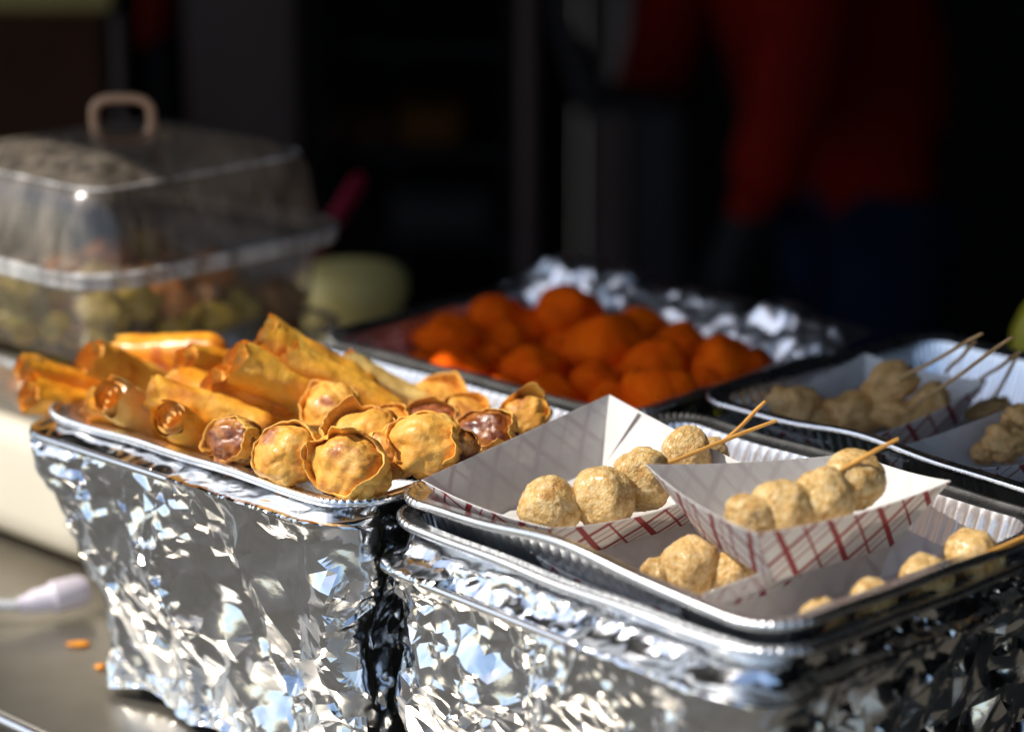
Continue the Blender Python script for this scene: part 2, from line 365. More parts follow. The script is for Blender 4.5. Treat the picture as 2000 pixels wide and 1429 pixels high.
def facets(Lx, Ly, fine, seed, ridges):
    """random creased sheet in the (s, t) plane: points, heights, triangles; fine(s, t) gives the local facet size"""
    rnd = random.Random(seed); pts = []; hs = []; cell = {}
    def ok(x, y, d):
        ci, cj = int(x / .02), int(y / .02)
        for a in (-1, 0, 1):
            for b_ in (-1, 0, 1):
                for (px, py, pd) in cell.get((ci + a, cj + b_), ()):
                    if (px - x) ** 2 + (py - y) ** 2 < min(d, pd) ** 2: return False
        return True
    def put(x, y, d, h):
        pts.append((x, y)); hs.append(h); cell.setdefault((int(x / .02), int(y / .02)), []).append((x, y, d))
    for k in range(int(Lx / .008)):
        for y in (0, Ly): put(min(Lx, k * .008), y, .004, 0)
    for k in range(int(Ly / .008) + 1):
        for x in (0, Lx): put(x, min(Ly, k * .008), .004, 0)
    for x0, x1 in ridges:
        for _ in range(int((x1 - x0) / .0105)):
            x, y = rnd.uniform(x0, x1), rnd.uniform(.02, Ly); a = rnd.choice((rnd.gauss(1.25, .35), rnd.gauss(2.1, .4), rnd.gauss(.5, .4))); L_ = rnd.uniform(.03, .13); amp = rnd.uniform(.0012, .0048) * rnd.choice((1, 1, -1)); n_ = max(4, int(L_ / .0045))
            for q in range(n_):
                f = q / (n_ - 1); X = x + math.cos(a) * L_ * f + .003 * math.sin(f * 5 + x * 90); Y = y + math.sin(a) * L_ * f
                if 0.004 < X < Lx - .004 and .006 < Y < Ly - .004 and ok(X, Y, .0026): put(X, Y, .0026, amp * math.sin(math.pi * (f * .9 + .08)))
    tries = 0
    area = 0
    while tries < int(Lx * Ly / (.005 ** 2) * 3.0):
        tries += 1; x, y = rnd.uniform(0, Lx), rnd.uniform(0, Ly); d = fine(x, y)
        if ok(x, y, d): put(x, y, d, (rnd.random() - .5) * min(d * .66, .0115))
    tri = delaunay_2d_cdt([Vector(p) for p in pts], [], [], 0, 1e-7)
    ov = [tuple(v) for v in tri[0]]; src = tri[3]
    return np.array(ov), np.array([hs[q[0]] if q else 0 for q in src]), [tuple(f) for f in tri[2]]
def stand(fr, zr, prof, hid, label, seed, wire, right_w, dv, left_in=.0, bare=(0, 1)):
    """wire chafing stand wrapped in crumpled foil; fr = pan frame; bare = stretch of the near side where the wire shows"""
    t_ = thing('chafing_stand', label, 'chafing stand', fr.p(PU / 2, dv / 2, 0), 'foil wrapped chafing stands')
    Pp, Nn = rrect(.004, PU - .004, .004, dv - .004, .03, .002)
    seg = np.linalg.norm(np.diff(np.vstack([Pp, Pp[:1]]), axis=0), axis=1); S = np.concatenate([[0], np.cumsum(seg)]); LS = S[-1]
    Pp = np.vstack([Pp, Pp[:1]]); Nn = np.vstack([Nn, Nn[:1]])
    sL = S[np.argmin(np.hypot(Pp[:, 0] - .004, Pp[:, 1] - .06))]; sN = S[np.argmin(np.hypot(Pp[:, 0] - PU + .004, Pp[:, 1] - .034))]; sR = S[np.argmin(np.hypot(Pp[:, 0] - PU + .004, Pp[:, 1] - dv * .6))]
    pr = np.array(prof); ph = np.array(hid)
    L = np.concatenate([[0], np.cumsum(np.hypot(*np.diff(pr, axis=0).T))]); LT = L[-1]
    Lh = np.concatenate([[0], np.cumsum(np.hypot(*np.diff(ph, axis=0).T))]); Lh /= Lh[-1]
    def fine(x, y):
        if x < sL or x > sR: return .02
        a = np.array([x]); b_ = np.array([y]); m = float(sm(a, b_, .055, seed + 5)[0]) + .6 * float(sm(a, b_, .13, seed + 6)[0])
        d = .0128 - .030 * m; d = max(.0042, min(.028, d))
        if y < .03 or abs(x - sN) < .03: d = min(d, .0065)
        return d
    UV, H_, F = facets(LS, LT, fine, seed, [(sL, sR)])
    mask0 = None
    for lev in range(2):                              # split each facet in four, twice
        em = {}; UVl = [tuple(q) for q in UV]; Hl = list(H_); F2 = []
        def mid(a, b_):
            k_ = (a, b_) if a < b_ else (b_, a)
            if k_ not in em:
                em[k_] = len(UVl); UVl.append(((UVl[a][0] + UVl[b_][0]) / 2, (UVl[a][1] + UVl[b_][1]) / 2)); Hl.append((Hl[a] + Hl[b_]) / 2)
            return em[k_]
        for a, b_, c in F:
            if UVl[a][0] < sL or UVl[a][0] > sR + .02: F2.append((a, b_, c)); continue
            x, y, z = mid(a, b_), mid(b_, c), mid(c, a); F2 += [(a, x, z), (x, b_, y), (z, y, c), (x, y, z)]
        UV = np.array(UVl); H_ = np.array(Hl); F = F2
    fa = np.array(F); nb = np.zeros(len(H_)); acc = np.zeros(len(H_))
    mk_ = np.clip(.5 + 2.4 * sm(UV[:, 0], UV[:, 1], .05, seed + 5), 0, 1)
    H_ = H_ + (.0034 * mk_ ** 2) * pl(UV[:, 0] + .3 * UV[:, 1], UV[:, 1], .0065, seed + 9) + .0016 * sm(UV[:, 0], UV[:, 1], .011, seed + 12)
    for lev in range(1):
        acc[:] = 0; nb[:] = 0
        for i0, i1 in ((0, 1), (1, 2), (2, 0)):
            np.add.at(acc, fa[:, i0], H_[fa[:, i1]]); np.add.at(acc, fa[:, i1], H_[fa[:, i0]]); np.add.at(nb, fa[:, i0], 1); np.add.at(nb, fa[:, i1], 1)
        H_ = .62 * H_ + .38 * acc / np.maximum(nb, 1)
    SS, TT = UV[:, 0], UV[:, 1]
    px = np.interp(SS, S, Pp[:, 0]); py = np.interp(SS, S, Pp[:, 1]); nx = np.interp(SS, S, Nn[:, 0]); ny = np.interp(SS, S, Nn[:, 1])
    W = np.clip(np.clip(-ny, 0, 1) + np.clip(nx, 0, 1) * right_w, 0, 1); tt = TT / LT
    O = np.interp(TT, L, pr[:, 0]) * W + np.interp(tt, Lh, ph[:, 0]) * (1 - W); Z = np.interp(TT, L, pr[:, 1]) * W + np.interp(tt, Lh, ph[:, 1]) * (1 - W)
    calm = np.clip(TT / .02, .35, 1)
    nearwire = np.exp(-((TT - wire[2]) / .007) ** 2); calm = calm * (1 - .65 * nearwire)
    H_ = H_ + .026 * pl(SS * 1.35 + .03 * sm(SS, TT, .09, seed), TT * .75 + .03 * sm(SS, TT, .09, seed + 3), .060, seed + 6) * np.clip(TT / .05, .1, 1)
    isbare = (px > bare[0]) & (px < bare[1]) & (py < .03)
    O = O + H_ * calm + np.where(isbare, -.0015, .0068) * nearwire
    Z = Z + calm * .004 * pl(SS, TT, .021, seed + 20) * (TT < LT - .003)
    Z = Z + np.where(isbare, 0, .0035) * nearwire
    hem = np.clip((TT - LT + .02) / .02, 0, 1); Z = Z + hem * (.010 * sm(SS, TT * 0, .045, seed + 30) + .004)
    Z = np.maximum(Z, .0025 - zr)
    A = px + nx * O; B = py + ny * O; A = A + left_in * tt ** .8 * np.clip(1 - A / PU, 0, 1.1)
    V = np.stack([fr.o.x + fr.u.x * A + fr.v.x * B - t_.location.x, fr.o.y + fr.u.y * A + fr.v.y * B - t_.location.y, Z + zr], -1)
    link('foil_wrap', mesh('foil_wrap', V, [f[::-1] for f in F], True, sharp=13), t_, mat=M['foil'])
    wz = zr + wire[1]
    Pw, Nw = rrect(.004, PU - .004, .004, dv - .004, .03, .008)
    Ww = np.clip(np.clip(-Nw[:, 1], 0, 1) + np.clip(Nw[:, 0], 0, 1) * right_w, 0, 1)
    ow = wire[0] * Ww + (-.012) * (1 - Ww)
    pts = [fr.p(p[0] + q[0] * o_, p[1] + q[1] * o_, wz) - t_.location for p, q, o_ in zip(Pw, Nw, ow)]
    MB().tube(pts, .0027, 10, closed=True).build('wire_ring', M['wire'], t_)
    for a in (.06, PU - .04):
        for b_ in (.04, dv - .04):
            MB().tube([fr.p(a, b_, .003) - t_.location, fr.p(a, b_, wz) - t_.location], .0027, 8).build('leg', M['wire'], t_)
    return t_
hidp = [(-.004, -.008), (-.010, -.03), (-.016, -.10), (-.022, -.196)]
stand(FA, ZR, [(-.006, -.006), (.006, -.009), (.017, -.013), (.018, -.020), (.010, -.045), (.004, -.10), (-.006, -.165), (-.006, -.190), (-.004, -.197)], hidp,
      'foil wrapped stand on the left, carrying the fried rolls and wontons', 11, (.019, -.0125, .0235), .1, .534, .042, (.025, .165))
stand(FC, ZR, [(-.006, -.016), (.006, -.024), (.018, -.037), (.020, -.045), (.016, -.07), (.012, -.11), (.0, -.17), (-.008, -.198)], hidp,
      'foil wrapped stand on the right, carrying the paper trays of skewers', 23, (.0215, -.037, .034), .35, .54, 0, (.075, .185))

# ------------------------------------------------------------------ aluminium pans
def pan(fr, label, zr, depth, a0=0, b0=0, bow=None, grow=0.0, group='half size aluminium pans', seed=0):
    t_ = thing('aluminium_pan', label, 'pan', fr.p(a0 + PU / 2, b0 + PV / 2, zr - depth), group)
    Pp, Nn = rrect(a0 - grow, a0 + PU + grow, b0 - grow, b0 + PV + grow, .036, .0016)
    n = len(Pp); seg = np.linalg.norm(np.diff(np.vstack([Pp, Pp[:1]]), axis=0), axis=1); S = np.concatenate([[0], np.cumsum(seg)[:-1]])
    corner = (np.abs(Nn[:, 0] * Nn[:, 1]) * 2) ** .5
    rng = np.random.RandomState(seed + 5)
    cr = np.sin(S * 2 * math.pi / .0052 + 1.5 * np.sin(S * 90)) * corner            # crimps round the corners
    fl = np.abs(np.sin(S * math.pi / .0085)) * 2 - 1                                  # flutes down the walls
    lw = .0007 * np.sin(S * 23 + seed) + .0005 * np.sin(S * 61 + 2 * seed)            # hand-bent unevenness
    # (offset, z, crimp, flute)
    rim = [(-.0032, -.0052, 0, 0), (-.0008, -.0050, .3, 0), (.0002, -.0030, .8, 0), (-.0004, -.0008, 1, 0), (-.0022, .0004, 1, 0), (-.0042, -.0002, 1, 0), (-.0058, -.0018, .8, 0), (-.0085, -.0022, .7, 0), (-.0125, -.0020, .5, 0), (-.0150, -.0030, .3, .1)]
    d = depth
    wall = [(-.0150, -.0030, .3, .1), (-.0162, -.0055, .2, .4), (-.0178, -.010, .1, 1), (-.0178 - .1 * d, -.010 - .3 * (d - .012), 0, 1), (-.0178 - .22 * d, -.010 - .6 * (d - .012), 0, 1), (-.0178 - .34 * d, -.002 - .85 * d, 0, .8), (-.020 - .40 * d, -.97 * d, 0, .2), (-.030 - .40 * d, -d, 0, 0), (-.060 - .4 * d, -d, 0, 0)]
    def ringset(rows):
        out = []
        for o_, z_, c_, f_ in rows:
            off = o_ + .0004 * cr * c_ + .0011 * fl * f_; A = Pp[:, 0] + Nn[:, 0] * off; B = Pp[:, 1] + Nn[:, 1] * off
            Z = zr + z_ + .0009 * cr * c_ + lw * max(0, 1 + z_ / d)
            if bow is not None: Z = Z + np.array([bow(a - a0, b - b0) for a, b in zip(A, B)]) * max(0, 1 + z_ / d)
            out.append(np.stack([fr.o.x + fr.u.x * A + fr.v.x * B - t_.location.x, fr.o.y + fr.u.y * A + fr.v.y * B - t_.location.y, Z - t_.location.z], -1))
        return np.array(out)
    Rr = ringset(rim); link('rim', mesh('rim', Rr.reshape(-1, 3), grid_faces(len(rim), n, flip=True), True), t_, mat=M['rim'])
    Wl = ringset(wall); V = list(Wl.reshape(-1, 3)); F = grid_faces(len(wall), n, flip=True)
    V.append((0, 0, 0)); c = len(V) - 1; b0_ = (len(wall) - 1) * n
    F += [(b0_ + j, c, b0_ + (j + 1) % n) for j in range(n)]
    link('pan_body', mesh('pan_body', V, F, True), t_, mat=M['pan'])
    return t_
pan(FA, 'aluminium pan heaped with fried rolls and wontons', ZR, .045, seed=1)
pan(FB, 'aluminium pan full of orange battered balls, behind the rolls', ZR, .055, seed=2)
bowC = lambda a, b: .0085 * math.exp(-((a - .165) / .07) ** 2) * max(0, 1 - b / .08)
pan(FC, 'inner aluminium pan holding the near paper trays, on top of a second pan', ZR + .004, .06, bow=bowC, seed=3)
pan(FC, 'outer aluminium pan just below the pan of near paper trays, its rim showing', ZR - .010, .058, a0=.001, b0=-.003, grow=.002, seed=4)
pan(FD, 'aluminium pan in the shade holding the far paper trays of fish cake skewers', ZR + .008, .055, bow=lambda a, b: .006 * math.exp(-((a - .15) / .06) ** 2) * max(0, 1 - b / .08), seed=6)

# ------------------------------------------------------------------ foil sheet folded back over the far rim of the orange pan
def foil_sheet():
    L = .50; Wd = .085; nx = 150; ny = 34
    org = FB.p(.02, PV - .012, ZR)
    t_ = tag(bpy.data.objects.new('foil_cover', None), 'crumpled foil cover folded back along the far rim of the orange ball pan', 'foil'); COL.objects.link(t_); t_.location = org
    x = np.linspace(0, 1, nx)[None, :] * np.ones((ny, 1)); y = np.linspace(0, 1, ny)[:, None] * np.ones((1, nx))
    # path along the far rim then round the right corner along the right rim
    pa = -.010 + x * .345 + .006 * np.sin(y * 3 + x * 9); pb = PV - .022 + 0 * x; na = 0 * x; nb_ = 1 + 0 * x
    endt = np.clip(x / .10, 0, 1) ** .6 * np.clip((1 - x) / .06, 0.15, 1) ** .5
    o = np.interp(y, [0, .2, .6, .8, 1], [-.016, -.006, .010, .034, .055])
    h = np.interp(y, [0, .2, .6, .8, 1], [-.012, .002, .017, .014, .0]) * (.8 + .2 * np.sin(x * 9 + 1)) * endt
    h = h + .008 * np.exp(-((x * .345 - .055) / .035) ** 2) * np.clip(y * 2.2, 0, 1) * endt + .007 * np.exp(-((x * .345 - .12) / .02) ** 2) * np.clip(y * 2, 0, 1)
    xs = x * L; ys = y * Wd
    h = h + .011 * pl(xs + .01 * sm(xs, ys, .03, 3), ys, .035, 41) + .006 * pl(xs, ys, .016, 42)
    A = pa + na * o; B = pb + nb_ * o; Z = ZR + h
    V = np.stack([FB.o.x + FB.u.x * A + FB.v.x * B - org.x, FB.o.y + FB.u.y * A + FB.v.y * B - org.y, Z - org.z], -1).reshape(-1, 3)
    link('crumpled_sheet', mesh('crumpled_sheet', V, grid_faces(ny, nx, False), True, sharp=20), t_, mat=M['foil_cover'])
foil_sheet()

# ------------------------------------------------------------------ spring rolls
def vn(x, y=0, z=0): return mnoise.noise(Vector((x, y, z)))
def roll_mesh(seed, L, r):
    rnd = random.Random(seed); n, m_ = 30, 44; V = []
    bend = rnd.uniform(-.004, .004)
    for i in range(n):
        t_ = i / (n - 1); x = t_ * L
        e = 1.0
        if t_ > .85: e = math.sqrt(max(0.02, 1 - ((t_ - .85) / .15) ** 2.2))
        for j in range(m_):
            th = 2 * math.pi * j / m_
            rr = r * (.98 + .13 * (j / m_)) * e
            rr *= 1 + .14 * vn(x * 45 + seed * 3.1, math.cos(th) * 1.2, math.sin(th) * 1.2) + .085 * vn(x * 120 + seed, math.cos(th) * 2.6, math.sin(th) * 2.6)
            if t_ < .14: rr *= 1 + (.14 - t_) * (.15 + 1.2 * vn(th * 1.3 + seed * 5, seed))
            xx = x - (.006 * max(0, .14 - t_) / .14) * (vn(math.cos(th) * 1.5 + seed, math.sin(th) * 1.5) * 1.3)
            V.append((xx, math.cos(th) * rr * 1.08, math.sin(th) * rr * .93 + bend * math.sin(math.pi * t_)))
    F = grid_faces(n, m_, flip=True); V.append((L + .0005, 0, 0)); c = len(V) - 1
    F += [((n - 1) * m_ + j, c, (n - 1) * m_ + (j + 1) % m_) for j in range(m_)]
    body = mesh('wrapper', V, F)
    # rolled end: a spiral of wrapper set into the open end
    V = []; k = 90
    for i in range(k):
        t_ = i / (k - 1); th = seed + t_ * 2 * math.pi * 2.6; rr = r * (.95 - .80 * t_)
        rr *= 1 + .14 * vn(th * .9, seed * 2.3)
        for q, dx in enumerate((.013, .006, .0025, 0)):
            edge = (.0012 + .0040 * vn(th * 1.1 + seed, 3.3)) if dx == 0 else 0
            V.append((dx - .0028 - edge + .0015 * t_, math.cos(th) * rr * 1.05, math.sin(th) * rr * .92))
    F = grid_faces(k, 4, False)
    o = len(V); V.append((.0005, 0, 0)); 
    for j in range(24): th = 2 * math.pi * j / 24; V.append((.0035, math.cos(th) * r * .97, math.sin(th) * r * .90))
    F += [(o, o + 1 + j, o + 1 + (j + 1) % 24) for j in range(24)]
    return body, mesh('rolled_end', V, F)
ROLLS = [  # open end px, row b of that end, px of a point further along, row b there; radius, kind, label
    ((46, 716), 0.020, (180, 748), 0.065, .0115, 'roll_orange', 'fried roll furthest left, its dark frayed end poking over the pan corner, uppermost of two'),
    ((58, 770), 0.010, (190, 806), 0.055, .0125, 'roll_orange', 'fried roll furthest left resting on the pan rim, lower of two'),
    ((176, 698), 0.050, (320, 772), 0.100, .0135, 'roll', 'golden fried roll with upturned end behind the pale roll'),
    ((180, 784), 0.018, (300, 832), 0.046, .0135, 'roll_orange', 'orange fried roll tucked behind and below the pale roll'),
    ((214, 772), 0.008, (340, 846), 0.066, .0140, 'roll_pale', 'palest fried roll with a white open end near the pan rim'),
    ((300, 766), 0.030, (450, 818), 0.058, .0130, 'roll', 'fried roll with folded flap right of the pale roll'),
    ((330, 814), 0.006, (428, 866), 0.064, .0130, 'roll', 'short looking fried roll with curled open end just left of the scorched wonton'),
    ((232, 694), 0.100, (420, 690), 0.128, .0130, 'roll_orange', 'orange fried roll lying crosswise at the back of the heap'),
    ((362, 708), 0.085, (500, 730), 0.135, .0140, 'roll_orange', 'glossy orange roll end in the middle of the heap'),
    ((338, 752), 0.058, (480, 776), 0.086, .0130, 'roll_orange', 'fried roll with crumpled end below the glossy orange one'),
    ((416, 750), 0.060, (575, 806), 0.110, .0145, 'roll_orange', 'fried roll under the large glossy roll, right of the heap'),
    ((462, 702), 0.068, (640, 786), 0.118, .0165, 'roll', 'large glossy fried roll with blistered end at the right of the heap'),
    ((516, 656), 0.100, (690, 750), 0.145, .0155, 'roll', 'topmost fried roll, tan ended, sticking up at the back right'),
    ((560, 698), 0.096, (690, 772), 0.124, .0120, 'roll', 'thin fried roll squeezed beneath the topmost roll'),
    ((672, 714), 0.150, (790, 768), 0.178, .0135, 'roll_pale', 'dull tan roll lying furthest right, behind the wontons'),
]
for k, (pa, ba, pb, bb, r_, kind, lab) in enumerate(ROLLS):
    p0 = FA.plane(*pa, ba); p1 = FA.plane(*pb, bb); L = max(.090, min(.11, (p1 - p0).length))
    body, end = roll_mesh(k + 1, L, r_ * .93)
    t_ = thing('fried_roll', lab, 'fried roll', p0, 'fried rolls heaped in the left pan')
    X = (p1 - p0).normalized(); Y = Vector((0, 0, 1)).cross(X).normalized(); Zv = X.cross(Y)
    t_.rotation_euler = (Matrix((X, Y, Zv)).transposed() @ Matrix.Rotation(k * 1.1, 3, 'X')).to_euler()
    wr_ = link('wrapper', body, t_, mat=M[kind]); link('rolled_end', end, wr_, mat=M['roll_end'])

# ------------------------------------------------------------------ wontons
def ico(sub):
    bm = bmesh.new(); bmesh.ops.create_icosphere(bm, subdivisions=sub, radius=1); bm.verts.ensure_lookup_table()
    V = [v.co.copy() for v in bm.verts]; F = [[v.index for v in f.verts] for f in bm.faces]; bm.free(); return V, F
ICO4 = ico(5); ICO3 = ico(4)
CAMP = Vector((0, 0, CAMZ))
def wonton_meshes(seed, R_, tall=1.0, bulge=1.0, fold=1.0, open_=False):
    """a fried parcel: thin folded wrapper with an angular, uneven collar round a pleated bulging top"""
    rnd = random.Random(seed); m_ = 120
    prof = [(0, -1.05), (.40, -1.08), (.66, -.96), (.84, -.66), (.95, -.28), (1.02, .02), (1.04, .20), (1.045, .33), (1.04, .41), (1.02, .435), (.985, .42), (.96, .35), (.93, .2), (.88, .0)]
    V = []; nk = rnd.choice((6, 7, 8)); ka = sorted(rnd.uniform(0, 2 * math.pi) for _ in range(nk)); kz = [rnd.choice((-.24, -.14, -.04, .08, .26, .44)) for _ in ka]; kr = [rnd.uniform(-.28, .10) for _ in ka]
    ka2 = [ka[-1] - 2 * math.pi] + ka + [ka[0] + 2 * math.pi]; kz2 = [kz[-1]] + kz + [kz[0]]; kr2 = [kr[-1]] + kr + [kr[0]]
    ex, ey = rnd.uniform(1.08, 1.25), rnd.uniform(.86, .98)
    for i, (r_, z_) in enumerate(prof):
        k = max(0, (z_ + .15) / .58) if i > 4 else 0; k = k ** 1.4
        for j in range(m_):
            th = 2 * math.pi * j / m_; cx, cy = math.cos(th), math.sin(th)
            dz = float(np.interp(th, ka2, kz2)) + .05 * vn(cx * 3 + seed, cy * 3, 2); dr = float(np.interp(th, ka2, kr2)) + .04 * vn(cx * 3 + 9 + seed, cy * 3, 4)
            body = .12 * vn(cx * 1.8 + seed * 2, cy * 1.8, z_ * 1.2) + .08 * vn(cx * 4.5 + seed, cy * 5.5, z_ * 1.1)
            rr = r_ * (1 + dr * k + body)
            V.append((rr * R_ * cx * ex, rr * R_ * cy * ey, R_ * tall * (z_ + dz * k)))
    cup = mesh('wrapper', V, grid_faces(len(prof), m_))
    V = []; hgt = (.50 if open_ else .74) * bulge; ox, oy = rnd.uniform(-.08, .08), rnd.uniform(-.08, .08); pa_ = rnd.uniform(0, 3.1); pc, psn = math.cos(pa_), math.sin(pa_)
    for v in ICO4[0]:
        q1, q2 = v.x * pc + v.y * psn, -v.x * psn + v.y * pc
        d = 1 + .15 * vn(v.x * 1.4 + seed * 3, v.y * 1.4, v.z * 1.4) + .10 * vn(q1 * 1.3 + seed, q2 * 3.4, v.z * 1.3) + .03 * vn(v.x * 6 + seed, v.y * 6.0, v.z * 6) - .05 * max(0, .12 - abs(vn(v.x * 1.6 + seed * 5, v.y * 1.6, v.z * 1.6))) / .12
        if open_: d += .07 * vn(v.x * 8 + seed, v.y * 8, v.z * 8)
        V.append(((v.x * d * .985 * ex + ox) * R_, (v.y * d * .985 * ey + oy) * R_, (v.z * d * (hgt if v.z > 0 else .6) + .06) * R_))
    return cup, mesh('filled_top', V, ICO4[1])
WONT = [  # px centre, row b, radius px, lean (image right, up, towards camera), top material, open, label
    ((458, 862), .022, 58, (-.55, .35, .75), 'wonton_burnt', 0, 1.0, 'wonton with a scorched dark brown front, first from the left by the rim'),
    ((566, 886), .016, 68, (-.40, .45, .80), 'wonton_top', 0, 1.05, 'wonton with a deep folded collar, second from the left by the rim'),
    ((684, 908), .030, 78, (-.30, .42, .85), 'wonton_top', 0, 1.15, 'largest smooth golden wonton at the near corner of the pan'),
    ((706, 862), .066, 72, (-.22, .80, .50), 'wonton_top', 0, .95, 'tall wonton standing right behind the largest smooth golden one'),
    ((832, 868), .082, 76, (-.12, .55, .80), 'wonton_top', 0, 1.05, 'big blistered wonton just left of the white paper tray'),
    ((958, 846), .140, 58, (-.25, .70, .65), 'wonton_burnt', 0, .9, 'dark browned wonton half hidden by the paper tray edge'),
    ((1026, 812), .180, 54, (-.05, .70, .60), 'wonton_top', 0, .8, 'small pale wonton furthest right above the paper tray edge'),
    ((858, 790), .190, 66, (.05, .85, .40), 'wonton_top', 1, .8, 'open cup wonton furthest back beside the orange balls'),
    ((842, 828), .140, 58, (-.10, .75, .55), 'filling', 1, .85, 'open wonton showing minced filling behind the big blistered one'),
    ((752, 836), .112, 56, (-.15, .70, .60), 'wonton_top', 0, .85, 'small wonton wedged in the middle of the cluster'),
    ((650, 800), .096, 62, (-.30, .65, .60), 'wonton_top', 0, 1.0, 'pale pointed wonton nearest the large roll'),
    ((700, 812), .128, 50, (.15, .75, .50), 'wonton_top', 0, .9, 'small wonton between the pale pointed one and the cluster middle'),
    ((912, 812), .178, 48, (.10, .80, .50), 'wonton_top', 0, .85, 'small wonton between the open cup one and the furthest right one'),
    ((768, 884), .070, 58, (.30, .60, .60), 'wonton_top', 0, .9, 'wonton leaning right between the largest golden one and the big blistered one'),
    ((896, 876), .094, 46, (.10, .55, .70), 'wonton_burnt', 0, .9, 'small browned wonton at the right of the big blistered one'),
    ((752, 790), .165, 52, (-.05, .80, .45), 'filling', 1, .9, 'opened wonton with exposed reddish meat at the back of the cluster'),
]
for k, (px, b_, rp, lean, tm, op, bul, lab) in enumerate(WONT):
    c = FA.plane(*px, b_); depth = (c - CAMP).length; R_ = rp / FPX * depth * .91
    ax = Vector((lean[0], -lean[2], lean[1])).normalized()
    cup, top = wonton_meshes(k * 7 + 3, R_, 1.0, bul, 1.0, bool(op))
    t_ = thing('wonton', lab, 'wonton', c, 'wontons in the near corner of the left pan')
    xr = (Vector((1, 0, 0)) - ax * ax.x).normalized(); q = Matrix((xr, ax.cross(xr), ax)).transposed() @ Matrix.Rotation(.5 * math.sin(k * 2.4) + (math.pi if k % 2 else 0), 3, 'Z'); t_.rotation_euler = q.to_euler()
    link('wrapper', cup, t_, mat=M['wonton']); link('filled_top', top, t_, mat=M[tm])

# ------------------------------------------------------------------ lumpy balls
def lump(name, seed, amp=.10, fr=1.4, fine=.02, ffr=7, scale=(1, 1, 1), spike=0, src=ICO3, hard=0):
    V = []
    for v in src[0]:
        d = 1 + amp * vn(v.x * fr + seed * 3.7, v.y * fr, v.z * fr) + fine * vn(v.x * ffr, v.y * ffr + seed * 2.1, v.z * ffr) + fine * .5 * vn(v.x * ffr * 2.3 + seed, v.y * ffr * 2.3, v.z * ffr * 2.3)
        if hard: d += hard * abs(vn(v.x * 2.1 + seed, v.y * 2.1, v.z * 2.1 + 4))
        if spike:
            rnd = random.Random(seed)
            for _ in range(spike):
                s = Vector((rnd.uniform(-1, 1), rnd.uniform(-1, 1), rnd.uniform(.0, 1))).normalized(); d += .30 * max(0, (v.dot(s) - .86) / .14) ** 1.6
        V.append((v.x * d * scale[0], v.y * d * scale[1], v.z * d * scale[2]))
    return mesh(name, V, src[1])
BALLM = [lump('meatball', 10 + k, .17, 1.4, .045, 6, (1.0, 1.0, 1.0), src=ICO4) for k in range(6)]
OR_M = [lump('orange_battered_ball', 40 + k, .22, 1.3, .035, 5, (1.0, 1.0, .95), spike=(0, 0, 3, 1, 0, 2)[k]) for k in range(6)]

ORANGE = [  # px, radius px, height of the centre above the rim plane
    [(970, 628, 56, -.012), (1040, 650, 50, -.022), (1108, 618, 64, -.006), (1248, 655, 56, -.014), (1300, 640, 34, -.022), (1330, 682, 54, -.012)],
    [(880, 672, 58, -.018), (935, 690, 48, -.028), (988, 678, 50, -.024), (1110, 684, 46, -.026), (1190, 694, 78, -.012), (1285, 722, 62, -.012), (1350, 738, 48, -.026), (1408, 722, 64, -.012), (1462, 712, 44, -.024)],
    [(826, 730, 46, -.030), (900, 742, 64, -.022), (970, 722, 46, -.026), (1044, 738, 64, -.020), (1120, 722, 50, -.028), (1165, 762, 58, -.022), (1232, 752, 52, -.026), (1292, 778, 66, -.016), (1380, 768, 50, -.024)],
    [(985, 790, 56, -.030), (1075, 790, 58, -.028), (1200, 800, 54, -.028)],
]
for ri, row in enumerate(ORANGE):
    rown = ('back row', 'second row', 'third row', 'front row')[ri]
    for ki, (x, y, rp, z) in enumerate(row):
        p = at(x, y, ZR + z); R_ = rp / FPX * (p - CAMP).length * 1.04
        o = link('orange_battered_ball', OR_M[(ri * 3 + ki * 2 + (2 if (x, y) == (1108, 618) else 0)) % 6 if (x, y) != (1108, 618) else 2], None, p)
        if not o.data.materials: o.data.materials.append(M['orange'])
        o.scale = (R_, R_, R_); o.rotation_euler = (0, 0, (ri * 5 + ki) * 1.3)
        ordn = ['first', 'second', 'third', 'fourth', 'fifth', 'sixth', 'seventh', 'eighth', 'ninth', 'tenth'][ki]
        tag(o, f'orange battered ball, {ordn} from the left in the {rown} of its pan', 'battered ball', 'orange battered balls in the far pan')

